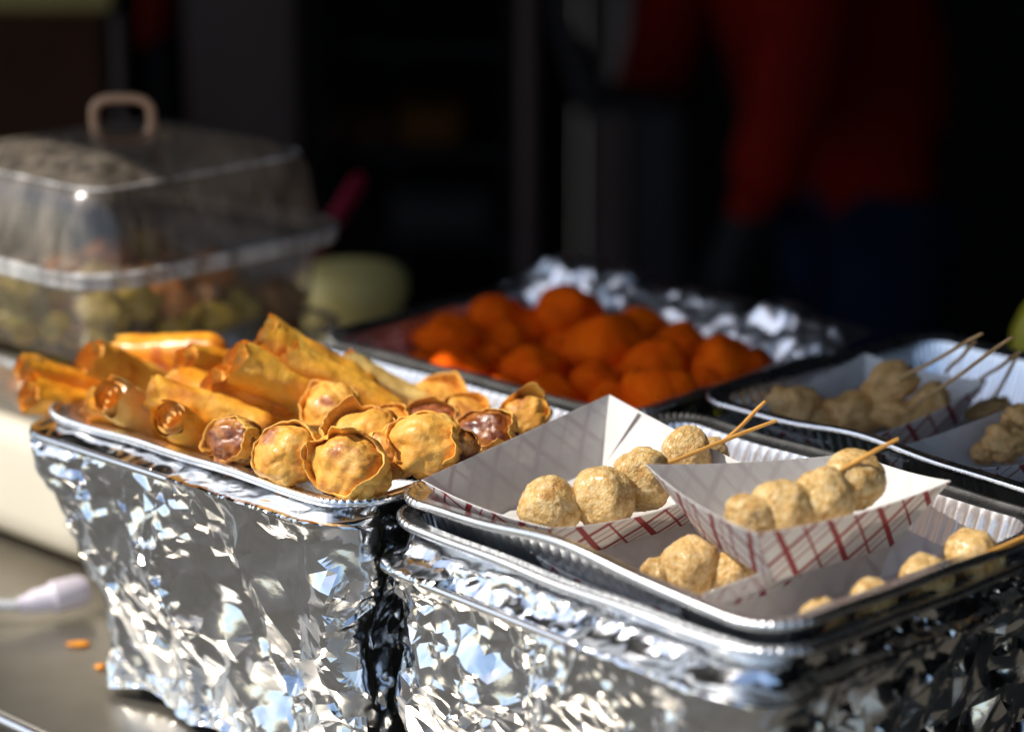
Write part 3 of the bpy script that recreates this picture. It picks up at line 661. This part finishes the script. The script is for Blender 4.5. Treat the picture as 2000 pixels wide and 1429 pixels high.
# ------------------------------------------------------------------ paper trays
def paper_tray(label, corners, h, group='red plaid paper food trays', taper=.70, sag=.004, bulge=.002, tab=False, sags=None):
    C4 = [at(x, y, ZR + z) for x, y, z in corners]; cen = sum(C4, Vector()) / 4
    nrm = ((C4[2] - C4[0]).cross(C4[3] - C4[1])).normalized()
    if nrm.z < 0: nrm = -nrm
    bot = [cen + (c - cen) * taper - nrm * h for c in C4]; bc = sum(bot, Vector()) / 4
    t_ = thing('paper_food_tray', label, 'paper tray', bc, group)
    th = .0005
    def sheet(name, grid, nu, nv, uv):          # grid of inner points; outer skin printed
        G = np.array([[tuple(p) for p in row] for row in grid]); 
        du = np.gradient(G, axis=1); dv_ = np.gradient(G, axis=0); N = np.cross(du, dv_); N /= np.linalg.norm(N, axis=2, keepdims=True) + 1e-9
        inward = np.array(cen + nrm * .03) - G; sgn = np.sign((N * inward).sum(-1, keepdims=True)); N = N * sgn
        Go = G - N * th
        V = np.concatenate([G.reshape(-1, 3), Go.reshape(-1, 3)]) - np.array(bc); K = nu * nv
        F = grid_faces(nv, nu, False); mi = [0] * len(F)
        F2 = grid_faces(nv, nu, False, flip=True, off=K); F += F2; mi += [1] * len(F2)
        bd = [j for j in range(nu)] + [i * nu + nu - 1 for i in range(1, nv)] + [(nv - 1) * nu + j for j in range(nu - 2, -1, -1)] + [i * nu for i in range(nv - 2, 0, -1)]
        for q in range(len(bd)):
            a, b_ = bd[q], bd[(q + 1) % len(bd)]; F.append((a, b_, b_ + K, a + K)); mi.append(0)
        link(name, mesh(name, V, F, True, mi, 50, np.concatenate([uv, uv])), t_, mat=[M['paper'], M['plaid']])
    nu, nv = 22, 7
    for s in range(4):
        A, B = C4[s], C4[(s + 1) % 4]; a, b_ = bot[s], bot[(s + 1) % 4]; Lw = (B - A).length
        sag_ = sags[s] if sags else sag; out = ((A + B) / 2 - cen); out -= nrm * out.dot(nrm); out.normalize()
        grid = []; uv = []
        for i in range(nv):
            f = i / (nv - 1); row = []
            for j in range(nu):
                e = j / (nu - 1); arch = 4 * e * (1 - e)
                top = A.lerp(B, e) - nrm * sag_ * arch + out * bulge * arch * 1.5; low = a.lerp(b_, e)
                row.append(low.lerp(top, f) + out * bulge * arch * math.sin(math.pi * f) * .6); uv.append((s * .043 + e * Lw * (taper + (1 - taper) * f) + (1 - f) * Lw * (1 - taper) / 2, f * h * 1.15))
            grid.append(row)
        sheet('side_panel', grid, nu, nv, np.array(uv))
    grid = [[bot[0].lerp(bot[1], j / 5).lerp(bot[3].lerp(bot[2], j / 5), i / 5) for j in range(6)] for i in range(6)]
    uv = np.array([(j * .02, i * .02) for i in range(6) for j in range(6)], dtype=float)
    sheet('floor_panel', grid, 6, 6, uv)
    if tab:                                     # glued corner flap inside the far corner
        B_, Rr = C4[3], C4[2]; lb, lr = bot[3], bot[2]; inn = (cen - (B_ + Rr) / 2); inn -= nrm * inn.dot(nrm); inn.normalize()
        V = [B_.lerp(Rr, .015), B_.lerp(Rr, .22), lb.lerp(lr, .02)]
        V = [p + inn * (.0012 - bulge * .4) - nrm * .0012 for p in V]; V = [p - bc for p in V] + [p - bc + inn * .0005 for p in V]
        me = mesh('corner_flap', V, [(0, 1, 2), (3, 5, 4), (0, 3, 4, 1), (1, 4, 5, 2), (2, 5, 3, 0)], False, uv=np.zeros((6, 2)))
        link('corner_flap', me, t_, mat=M['paper'])
    return t_
paper_tray('white paper tray at the near pan left corner with a tall shaded wall', [(824, 936, .012), (1075, 1030, .006), (1470, 914, .014), (1190, 770, .030)], .036, taper=.70, sags=(.002, .008, .003, .002), tab=True)
paper_tray('uppermost red plaid paper tray tilted across the two others in the near pan', [(1262, 906, .034), (1478, 1041, .036), (1856, 938, .030), (1668, 884, .016)], .040, taper=.62, sag=.003)
def pix_tray(fr, pts):                           # corners given in the pan's own frame
    out = []
    for a, b_, z in pts: out.append(fr.p(a, b_, ZR + z))
    return out
_at = at
def at(x, y, z):                                  # also accepts ready points
    return x if isinstance(x, Vector) else _at(x, y, z)
def local(fr, *pts): return [(fr.p(a, b_, ZR + z), 0, 0) for a, b_, z in pts]
paper_tray('lower paper tray underneath the uppermost one, by the near rim', local(FC, (.112, .022, -.012), (.238, .022, -.014), (.236, .165, -.012), (.112, .165, -.010)), .036, taper=.74)
paper_tray('right hand lower paper tray pressed against the near pan edge', local(FC, (.240, .034, -.006), (.298, .028, -.018), (.298, .215, -.018), (.246, .200, -.004)), .034, taper=.78, sag=.002)
paper_tray('far paper tray in the shade holding pale fish cakes on sticks', [(1444, 797, .0), (1645, 864, -.004), (1928, 742, .012), (1690, 690, .014)], .036, taper=.72, sag=.005)
paper_tray('shaded paper tray at the right frame edge with fried pieces', [(1722, 884, .0), (1945, 912, -.002), (2230, 838, .006), (2010, 782, .010)], .036, taper=.72, sag=.003)

# ------------------------------------------------------------------ skewers
def stick(t_, p0, p1, r=.0014, mat='stick', name='stick'):
    base = t_.location; n = 8; pts = []
    for i in range(n): 
        f = i / (n - 1); pts.append(p0.lerp(p1, f) + Vector((0, 0, .0006 * math.sin(f * 9))) - base)
    return MB().tube(pts, [r] * (n - 1) + [r * .85], 8).build(name, M[mat], t_)
def skewer(label, balls, tip, meshes=BALLM, mat='meatball', stk='stick', pname='meatball', seed=0, cat='skewer', group='fish ball skewers', squash=None):
    P_ = [at(x, y, ZR + z) for x, y, z, r in balls]
    t_ = thing('skewer', label, cat, P_[0] - Vector((0, 0, .012)), group)
    for k, ((x, y, z, rp), p) in enumerate(zip(balls, P_)):
        me = meshes[(k + seed) % len(meshes)]
        o = link(pname, me, t_, p - t_.location)
        if not me.materials: me.materials.append(M[mat])
        R_ = rp / FPX * (p - CAMP).length; sq = squash[k] if squash else (1, 1, 1)
        o.scale = (R_ * sq[0], R_ * sq[1], R_ * sq[2]); o.rotation_euler = (k * 1.7 + seed, k * .9, k * 2.3 + seed * 1.3) if not squash else (0, sq[3], k * .3)
    if tip is not None:
        p1 = at(tip[0], tip[1], ZR + tip[2]); stick(t_, P_[0], p1, mat=stk)
    return t_
skewer('four fish balls on a stick in the left white paper tray', [(1072, 992, .000, 60), (1178, 974, .004, 63), (1256, 936, .009, 62), (1340, 886, .016, 52)], (1516, 822, .040), seed=0)
skewer('skewer mostly hidden behind the left white paper tray, stick crossing its neighbour', [(1392, 884, .004, 32)], (1496, 784, .045), seed=3)
skewer('four fish balls on a stick in the uppermost plaid tray', [(1466, 1012, .022, 50), (1530, 994, .026, 60), (1604, 978, .028, 62), (1663, 940, .032, 62)], (1754, 858, .058), seed=2)
skewer('three browned fish balls under the uppermost plaid tray', [(1284, 1122, -.026, 36), (1350, 1104, -.020, 58), (1434, 1118, -.024, 50)], None, seed=4)
skewer('four fish balls along the right near rim, stick leaving the frame', [(1608, 1212, -.018, 46), (1702, 1184, -.016, 52), (1806, 1138, -.013, 55), (1900, 1092, -.009, 59)], (2060, 1026, .010), seed=1)
FISH = [lump('fish_cake', 70 + k, .28, 1.6, .03, 6, (1.0, 1.0, 1.0), hard=.25) for k in range(4)]
skewer('curved fish cake on the stick that rises furthest back in the shaded tray', [(1736, 752, .008, 50)], (1918, 652, .070), FISH, 'fishcake', 'stick_far', 'fish_cake', 0, group='fish cake skewers', squash=[(1.1, .7, .80, -.6)])
skewer('two fish cakes on the stick leaning over the right end of the shaded tray', [(1758, 812, -.012, 50), (1818, 792, -.004, 44)], (1978, 658, .075), FISH, 'fishcake', 'stick_far', 'fish_cake', 1, group='fish cake skewers', squash=[(1.1, .7, .6, .2), (.82, .7, 1, -.2)])
skewer('row of fish cake pieces at the left end of the shaded tray', [(1550, 800, -.010, 52), (1612, 818, -.016, 44), (1668, 806, -.012, 56)], None, FISH, 'fishcake', 'stick_far', 'fish_cake', 2, group='fish cake skewers', squash=[(.95, .8, .95, .5), (1.2, .8, .5, .3), (1.15, .8, .7, .1)])
skewer('fish cake skewer behind the two shaded trays with a short stick', [(1930, 798, -.012, 34)], (1990, 690, .040), FISH, 'fishcake', 'stick_far', 'fish_cake', 3, group='fish cake skewers', squash=[(1.3, .8, .5, -.3)])
for k, (a, b_, lab) in enumerate((((1848, 726, .02), (1905, 668, .055), 'bare bamboo stick between the two long far sticks'), ((1914, 742, .012), (1992, 688, .05), 'bare bamboo stick at the right edge crossing behind the far tray'))):
    p0, p1 = at(*a[:2], ZR + a[2]), at(*b_[:2], ZR + b_[2]); t_ = thing('bamboo_stick', lab, 'stick', p0, 'loose bamboo sticks in the far pan'); stick(t_, p0, p1, mat='stick_far', name='shaft')
CH = [lump('fried_piece', 90 + k, .30, 1.8, .08, 6, (1, 1, 1), hard=.3) for k in range(3)]
for k, (x, y, z, rp, lab) in enumerate(((1962, 862, -.004, 40, 'crisp fried piece, middle of the three at the right frame edge'), (1992, 822, .004, 34, 'crisp fried piece, highest of the three at the right frame edge'), (1922, 884, -.012, 24, 'crisp fried crumb, lowest and leftmost of the three at the right edge'))):
    o = link('fried_piece', CH[k], None, at(x, y, ZR + z), M['fishcake']); p = o.location; R_ = rp / FPX * (p - CAMP).length; o.scale = (R_, R_, R_ * .9)
    tag(o, lab, 'fried piece', 'fried pieces in the right tray')

# ------------------------------------------------------------------ electric food steamer with clear tiers
FS = Frame(0, 0, -42.6)
cor = _at(212, 1160, 0.0); FS.o = Vector((cor.x, cor.y, 0))     # near corner of its footprint, body runs to -u and +v
SU, SV = .25, .265
st = thing('food_steamer', 'cream electric food steamer with two clear tiers and a clear handled lid', 'food steamer', FS.p(-SU / 2, SV / 2, 0))
def shell(name, rows, mat, parent, r=.045, cap_top=None, cap_bot=False, step=.006, sharp=40):
    V = []; n = None; F = []
    for off, z in rows:
        Pp, Nn = rrect(-SU - off, off, -off, SV + off, max(.012, r + off), step)
        if n is None: n = len(Pp); base = (Pp, Nn)
    Pp, Nn = rrect(-SU, 0, 0, SV, r, step); n = len(Pp)
    for off, z in rows:
        for p, q in zip(Pp, Nn): V.append(FS.p(p[0] + q[0] * off, p[1] + q[1] * off, z) - st.location)
    F = grid_faces(len(rows), n)
    F = [f[::-1] for f in F]
    if cap_top is not None:
        # pull the last ring towards the middle in a few steps
        last = [Vector(v) for v in V[-n:]]; c = sum(last, Vector()) / n; k0 = len(rows)
        for s_, dz in cap_top:
            V += [(p - c) * s_ + c + Vector((0, 0, dz)) for p in last]
        F2 = grid_faces(k0 + len(cap_top), n); F = [f[::-1] for f in F2]
        V.append(c + Vector((0, 0, cap_top[-1][1]))); ci = len(V) - 1; b0 = (k0 + len(cap_top) - 1) * n
        F += [(b0 + j, b0 + (j + 1) % n, ci) for j in range(n)]
    if cap_bot: F.append(tuple(range(n))[::-1])
    return link(name, mesh(name, V, F, True, sharp=sharp), parent, mat=mat)
def zat(x, y):                                  # height of a pixel seen above the near corner
    d = ray(x, y); p = FS.p(-.012, .012); t_ = math.hypot(p.x, p.y) / math.hypot(d.x, d.y); return CAMZ + d.z * t_
zb, z1, z2, zl = zat(212, 880), zat(212, 735), zat(212, 548), zat(212, 372)
shell('base', [(-.030, .012), (-.012, .014), (-.002, .024), (.0, .04), (-.002, zb - .02), (-.006, zb - .006), (-.014, zb)], M['cream'], st, .055, [(.9, .0), (.5, .001)], True)
for a in (-SU + .04, -.04):
    for b_ in (.04, SV - .04): MB().tube([FS.p(a, b_, 0) - st.location, FS.p(a, b_, .0125) - st.location], .014, 14).build('foot', M['black'], st)
for zlo, zhi in ((zb + .001, z1), (z1 + .001, z2)):
    shell('tier', [(-.022, zlo), (-.016, zlo + .006), (-.008, zhi - .014), (-.004, zhi - .010), (.004, zhi - .008), (.006, zhi - .004), (.003, zhi), (-.006, zhi)], M['clear'], st, .045)
def highlight_ring(z, off, r_, parent):
    Pp, Nn = rrect(-SU, 0, 0, SV, .045, .008)
    MB().tube([FS.p(p[0] + q[0] * off, p[1] + q[1] * off, z) - st.location for p, q in zip(Pp, Nn)], r_, 8, closed=True).build('rim', M['edge_highlight'], parent)
for z_ in (z1 - .003, z2 - .003): highlight_ring(z_, .007, .0032, st)  # tier rims, whitened to carry their highlights
lid = shell('lid', [(.007, z2 + .001), (.007, z2 + .005), (.0, z2 + .007), (-.006, z2 + .012), (-.012, zl - .022), (-.016, zl - .010), (-.025, zl - .002), (-.036, zl + .002)], M['clear_lid'], st, .045, [(.9, .006), (.6, .012), (.3, .014)])
highlight_ring(z2 + .004, .0085, .003, lid); highlight_ring(zl - .004, -.021, .0014, lid)  # second ring is added: a pale line painted as the lid shoulder's highlight
hc = FS.p(-SU / 2, SV / 2, 0)
d = ray(219, 232); t_ = math.hypot(hc.x, hc.y) / math.hypot(d.x, d.y); hz = CAMZ + d.z * t_
pts = []; hw, hh, hr = .0235, .0165, .0155
hdir = (FS.u * .72 + FS.v * .69).normalized()
for k in range(48):
    a = 2 * math.pi * k / 48; cx = math.copysign(abs(math.cos(a)) ** .62, math.cos(a)) * hw; cz = math.copysign(abs(math.sin(a)) ** .62, math.sin(a)) * hh
    q = hc + hdir * cx; pts.append(Vector((q.x, q.y, hz + cz)) - st.location)
hd = MB().tube(pts, .0040, 12, closed=True).build('handle', M['handle'], lid)
MB().tube([Vector((hc.x, hc.y, zl + .012)) - st.location, Vector((hc.x, hc.y, hz - hh)) - st.location], [.016, .010], 20).build('handle_base', M['handle'], lid)
# food in the tiers
DUM = [lump('steamed_dumpling', 120 + k, .45, 1.7, .12, 4, (1, 1, .8), hard=.35, src=ico(3)) for k in range(8)]
rnd = random.Random(5); mats = ['dump_yellow', 'dump_brown', 'dump_orange', 'dump_brown', 'dump_yellow', 'dump_brown', 'dump_green', 'dump_orange']
for me, mm in zip(DUM, mats): me.materials.append(M[mm])
for tier, (z0, lay) in enumerate(((zb + .004, 1), (z1 + .004, 2))):
    for l in range(lay):
        for i in range(6):
            for j in range(6):
                if tier == 0 and j > 1: continue
                if l == 1 and (i < 1 or j > 4 or rnd.random() < .3): continue
                a = -SU + .045 + i * (SU - .09) / 5 + rnd.uniform(-.006, .006); b_ = .042 + j * (SV - .084) / 5 + rnd.uniform(-.006, .006)
                r_ = rnd.uniform(.010, .022)
                o = link('steamed_dumpling', DUM[rnd.randrange(8)], None, FS.p(a, b_, z0 + r_ * .8 + l * .022)); o.scale = (r_, r_, r_); o.rotation_euler = (0, 0, rnd.uniform(0, 6))
                tag(o, ('steamed dumpling blurred inside the lower clear tier of the steamer', 'steamed dumpling blurred inside the upper clear tier of the steamer')[tier], 'dumpling', ('dumplings in the lower steamer tier', 'dumplings in the upper steamer tier')[tier])
# plug and cord
pc = thing('plug_connector', 'white plug connector with grey cord lying in front of the cream steamer', 'plug', _at(140, 1180, 0))
q0, q1 = _at(172, 1150, .020), _at(36, 1182, .016)
pts = [q0.lerp(q1, f) - pc.location for f in (0, .12, .5, .55, .8, .84, 1.0)]
MB().tube(pts, [.009, .0125, .0125, .010, .009, .0075, .006], 14).build('plug_body', M['white_plastic'], pc)
e = _at(-160, 1205, .006)
MB().tube([q1.lerp(e, f) - pc.location + Vector((0, 0, .004 * math.sin(f * 3.1))) for f in [i / 10 for i in range(11)]], .0042, 10).build('cord', M['cord'], pc)
for k, (x, y, rx, ry, lab) in enumerate(((152, 1256, .0085, .005, 'small orange food crumb on the steel table beside the foil'), (196, 1300, .004, .004, 'tiny orange crumb touching the foil bottom'))):
    o = link('food_crumb', lump('food_crumb', 150 + k, .3, 2, .05, 5, (rx, ry, .0016), src=ico(3)), None, _at(x, y, .0016), M['roll_orange']); tag(o, lab, 'crumb', 'crumbs on the table')

# ------------------------------------------------------------------ things behind
def lathe(name, prof, mat, parent, m_=48):
    V = []; 
    for r_, z_ in prof:
        for j in range(m_): th = 2 * math.pi * j / m_; V.append((r_ * math.cos(th), r_ * math.sin(th), z_))
    return link(name, mesh(name, V, grid_faces(len(prof), m_), True, sharp=40), parent, mat=mat)
pt = aty(690, 560, 2.24); tub = thing('plastic_tub', 'pale yellow round plastic tub behind the clear steamer', 'tub', (pt.x, pt.y, 0)); hT = pt.z + .022
lathe('tub_body', [(0, 0), (.038, 0), (.044, .006), (.049, hT - .03)], M['yellow_tub'], tub)
lathe('tub_lid', [(.049, hT - .03), (.053, hT - .03), (.053, hT - .012), (.047, hT - .004), (.03, hT), (0, hT + .001)], M['yellow_tub'], tub)
pb_ = aty(2004, 660, 1.93); bo = thing('squeeze_bottle', 'yellow bottle cut by the right frame edge behind the far pan', 'bottle', (pb_.x + .018, pb_.y, 0)); 
lathe('bottle_body', [(0, 0), (.028, 0), (.03, .006), (.03, .17), (.022, .19), (.012, .2)], M['bottle_yellow'], bo); lathe('nozzle', [(.012, .2), (.010, .205), (.003, .235), (0, .236)], M['bottle_yellow'], bo)
p0, p1 = aty(632, 470, 2.30), aty(708, 345, 2.36); rs = thing('red_ladle', 'dark red utensil handle slanting up behind the steamer lid', 'ladle', (p0.x - .03, p0.y, 0))
MB().tube([p0.lerp(p1, f) - rs.location for f in (-.9, -.4, 0, .4, .9, 1)], [.007, .007, .008, .010, .010, .006], 12).build('handle', M['red_plastic'], rs)
foot = p0.lerp(p1, -.9) - rs.location
MB().tube([Vector((foot.x - .02, foot.y - .01, .0)), Vector((foot.x - .01, foot.y, foot.z * .5)), foot], [.03, .02, .007], 16).build('scoop', M['red_plastic'], rs)

def bgbox(t_, name, x0, x1, y0, y1, Y, dep, mat, zmin=None, bev=.01):
    """upright box whose front fills a pixel rectangle at forward distance Y"""
    a, b_ = aty(x0, y0, Y), aty(x1, y1, Y); z0 = b_.z if zmin is None else zmin
    mb = MB().box(((a.x + b_.x) / 2, Y + dep / 2, (a.z + z0) / 2), (abs(b_.x - a.x), dep, abs(a.z - z0)), bev)
    o = mb.build(name, mat); o.parent = t_; o.matrix_parent_inverse = Matrix.Translation(t_.location).inverted(); return o
def bthing(name, label, cat, x, Y, group=None):
    return thing(name, label, cat, (aty(x, 500, Y).x, Y, -.92), group)
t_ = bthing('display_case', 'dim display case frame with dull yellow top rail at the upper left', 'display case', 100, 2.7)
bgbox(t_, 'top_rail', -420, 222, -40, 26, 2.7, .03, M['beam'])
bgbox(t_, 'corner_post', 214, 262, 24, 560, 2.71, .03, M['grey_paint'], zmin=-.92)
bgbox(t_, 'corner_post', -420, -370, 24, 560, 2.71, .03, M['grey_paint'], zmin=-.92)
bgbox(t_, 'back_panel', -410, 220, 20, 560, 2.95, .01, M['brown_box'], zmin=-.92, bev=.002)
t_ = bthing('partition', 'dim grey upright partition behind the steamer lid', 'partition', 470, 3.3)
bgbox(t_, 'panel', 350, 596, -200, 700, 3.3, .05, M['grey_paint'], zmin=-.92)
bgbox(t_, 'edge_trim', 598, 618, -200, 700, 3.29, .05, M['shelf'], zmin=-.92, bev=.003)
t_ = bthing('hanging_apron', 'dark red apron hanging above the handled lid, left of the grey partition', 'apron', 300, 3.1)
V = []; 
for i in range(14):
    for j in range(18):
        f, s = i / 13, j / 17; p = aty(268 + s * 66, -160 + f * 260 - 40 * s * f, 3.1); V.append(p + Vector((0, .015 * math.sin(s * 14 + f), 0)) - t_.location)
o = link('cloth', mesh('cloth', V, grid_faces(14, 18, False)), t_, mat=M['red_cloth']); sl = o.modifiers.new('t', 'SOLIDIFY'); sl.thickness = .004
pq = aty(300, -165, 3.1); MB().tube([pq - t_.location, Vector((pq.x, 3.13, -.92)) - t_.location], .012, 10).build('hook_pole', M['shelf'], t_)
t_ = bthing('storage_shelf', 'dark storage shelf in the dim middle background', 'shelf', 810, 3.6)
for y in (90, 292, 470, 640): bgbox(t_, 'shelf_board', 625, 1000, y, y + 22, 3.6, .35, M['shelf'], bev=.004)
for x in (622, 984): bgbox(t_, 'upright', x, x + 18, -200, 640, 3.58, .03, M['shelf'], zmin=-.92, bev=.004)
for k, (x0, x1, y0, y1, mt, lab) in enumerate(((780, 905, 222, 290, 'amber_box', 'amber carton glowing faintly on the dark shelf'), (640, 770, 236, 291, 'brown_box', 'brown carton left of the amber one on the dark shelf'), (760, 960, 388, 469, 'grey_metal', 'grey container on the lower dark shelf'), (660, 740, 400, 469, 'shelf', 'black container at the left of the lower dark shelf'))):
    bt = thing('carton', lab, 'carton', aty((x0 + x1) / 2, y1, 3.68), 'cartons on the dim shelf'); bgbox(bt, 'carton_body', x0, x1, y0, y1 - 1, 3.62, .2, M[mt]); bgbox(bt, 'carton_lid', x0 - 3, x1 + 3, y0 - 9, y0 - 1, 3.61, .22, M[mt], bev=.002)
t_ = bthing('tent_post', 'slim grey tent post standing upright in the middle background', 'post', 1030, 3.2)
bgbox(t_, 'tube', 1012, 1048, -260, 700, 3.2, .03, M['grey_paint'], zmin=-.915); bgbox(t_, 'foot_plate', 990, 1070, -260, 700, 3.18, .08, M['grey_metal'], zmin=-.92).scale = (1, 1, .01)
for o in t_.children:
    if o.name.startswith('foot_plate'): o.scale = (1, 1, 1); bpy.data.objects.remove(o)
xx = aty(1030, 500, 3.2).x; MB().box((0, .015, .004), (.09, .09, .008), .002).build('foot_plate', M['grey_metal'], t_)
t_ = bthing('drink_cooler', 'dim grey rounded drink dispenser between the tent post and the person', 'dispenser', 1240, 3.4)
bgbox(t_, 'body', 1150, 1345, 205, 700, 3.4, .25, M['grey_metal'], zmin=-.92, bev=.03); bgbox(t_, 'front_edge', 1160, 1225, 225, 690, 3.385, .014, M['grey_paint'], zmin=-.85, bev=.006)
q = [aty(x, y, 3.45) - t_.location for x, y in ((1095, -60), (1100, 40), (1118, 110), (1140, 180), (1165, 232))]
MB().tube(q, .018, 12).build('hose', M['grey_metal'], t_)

# ------------------------------------------------------------------ the person in red
def skin_body(name, joints, edges, mat, parent, sub=2):
    me = bpy.data.meshes.new(name); me.from_pydata([j[0] for j in joints], edges, []); o = bpy.data.objects.new(name, me); COL.objects.link(o); o.parent = parent
    md = o.modifiers.new('skin', 'SKIN'); me.skin_vertices[0].data
    for k, j in enumerate(joints): me.skin_vertices[0].data[k].radius = j[1] if isinstance(j[1], tuple) else (j[1], j[1])
    me.skin_vertices[0].data[0].use_root = True
    md.use_smooth_shade = True; s = o.modifiers.new('sub', 'SUBSURF'); s.levels = s.render_levels = sub
    bpy.context.view_layer.update(); dg = bpy.context.evaluated_depsgraph_get(); me2 = bpy.data.meshes.new_from_object(o.evaluated_get(dg)); o.modifiers.clear(); o.data = me2
    me2.materials.clear(); me2.materials.append(mat); me2.polygons.foreach_set('use_smooth', [True] * len(me2.polygons)); return o
ps = aty(1690, 380, 3.45); per = thing('person', 'person in a red jacket and dark blue jeans standing in the shade behind', 'person', (ps.x, ps.y, -.92), rotz=R(195))
# figure faces local +x (picture left), z from the ground
body = [((0, 0, .95), (.11, .13)), ((.05, 0, 1.12), (.10, .13)), ((.14, 0, 1.31), (.11, .15)), ((.20, 0, 1.43), (.07, .10)), ((.24, 0, 1.51), .05), ((.29, 0, 1.60), (.085, .075)), ((.31, 0, 1.69), (.085, .07)),
        ((0, .09, .88), .085), ((.02, .10, .50), .055), ((0, .10, .10), .04), ((.14, .10, .04), .035), ((0, -.09, .88), .085), ((.02, -.10, .50), .055), ((-.02, -.10, .10), .04), ((.12, -.10, .04), .035),
        ((.18, .18, 1.40), .05), ((.20, .24, 1.14), .042), ((.27, .235, .92), .034), ((.30, .23, .85), (.03, .018)), ((.18, -.18, 1.40), .05), ((.21, -.24, 1.14), .042), ((.28, -.235, .94), .034), ((.31, -.23, .87), (.03, .018)),
        ((.385, 0, 1.62), .018)]
ed = [(0, 1), (1, 2), (2, 3), (3, 4), (4, 5), (5, 6), (0, 7), (7, 8), (8, 9), (9, 10), (0, 11), (11, 12), (12, 13), (13, 14), (2, 15), (15, 16), (16, 17), (17, 18), (2, 19), (19, 20), (20, 21), (21, 22), (5, 23)]
for hx, hy, hz_, sy in ((.30, .23, .85, 1), (.31, -.23, .87, -1)):
    root = 18 if sy > 0 else 22
    for q_, (dx, dy, dz) in enumerate(((.03, .02, -.085), (.03, .006, -.095), (.02, -.008, -.09), (.01, -.02, -.075), (.045, -.02 * sy, -.04))):
        body.append(((hx + dx * .55, hy + dy, hz_ + dz * .5), .010)); body.append(((hx + dx, hy + dy * 1.1, hz_ + dz), .008)); i = len(body); ed += [(root, i - 2), (i - 2, i - 1)]
bd_ = skin_body('body', body, ed, M['skin'], per); [bd_.data.materials.append(M[q]) for q in ('shaded_hand', 'red_cloth', 'jeans')]
for f in bd_.data.polygons:                       # hands coloured black in place of the shade that hides them
    if f.center.z < .93 and abs(f.center.y) > .19: f.material_index = 1
    elif f.center.z < .91: f.material_index = 3
    elif f.center.z < 1.49: f.material_index = 2
jk = [((0, 0, .90), (.145, .185)), ((.05, 0, 1.12), (.135, .170)), ((.14, 0, 1.31), (.140, .180)), ((.20, 0, 1.44), (.085, .12)), ((.18, .18, 1.40), .075), ((.20, .245, 1.14), .068), ((.26, .235, .94), .055), ((.18, -.18, 1.40), .075), ((.21, -.245, 1.14), .068), ((.27, -.235, .96), .055)]
skin_body('jacket', jk, [(0, 1), (1, 2), (2, 3), (2, 4), (4, 5), (5, 6), (2, 7), (7, 8), (8, 9)], M['red_cloth'], per)
je = [((0, 0, .97), (.125, .155)), ((0, .09, .86), .105), ((.02, .10, .50), .078), ((0, .10, .09), .062), ((0, -.09, .86), .105), ((.02, -.10, .50), .078), ((-.02, -.10, .09), .062)]
skin_body('jeans', je, [(0, 1), (1, 2), (2, 3), (0, 4), (4, 5), (5, 6)], M['jeans'], per)
for s in (.10, -.10): skin_body('shoe', [((-.03, s, .045), .05), ((.09, s, .045), .048), ((.19, s, .04), .038)], [(0, 1), (1, 2)], M['shoe'], per)
hm = lump('hair', 160, .06, 2, .04, 9, (.105, .092, .10), src=ico(4)); link('hair', hm, per, (.28, 0, 1.71), M['hair'])
for s in (.03, -.03): link('eye', lump('eye', 161, 0, 1, 0, 1, (.008, .011, .008), src=ico(2)), per, (.37, s, 1.65), M['hair'])
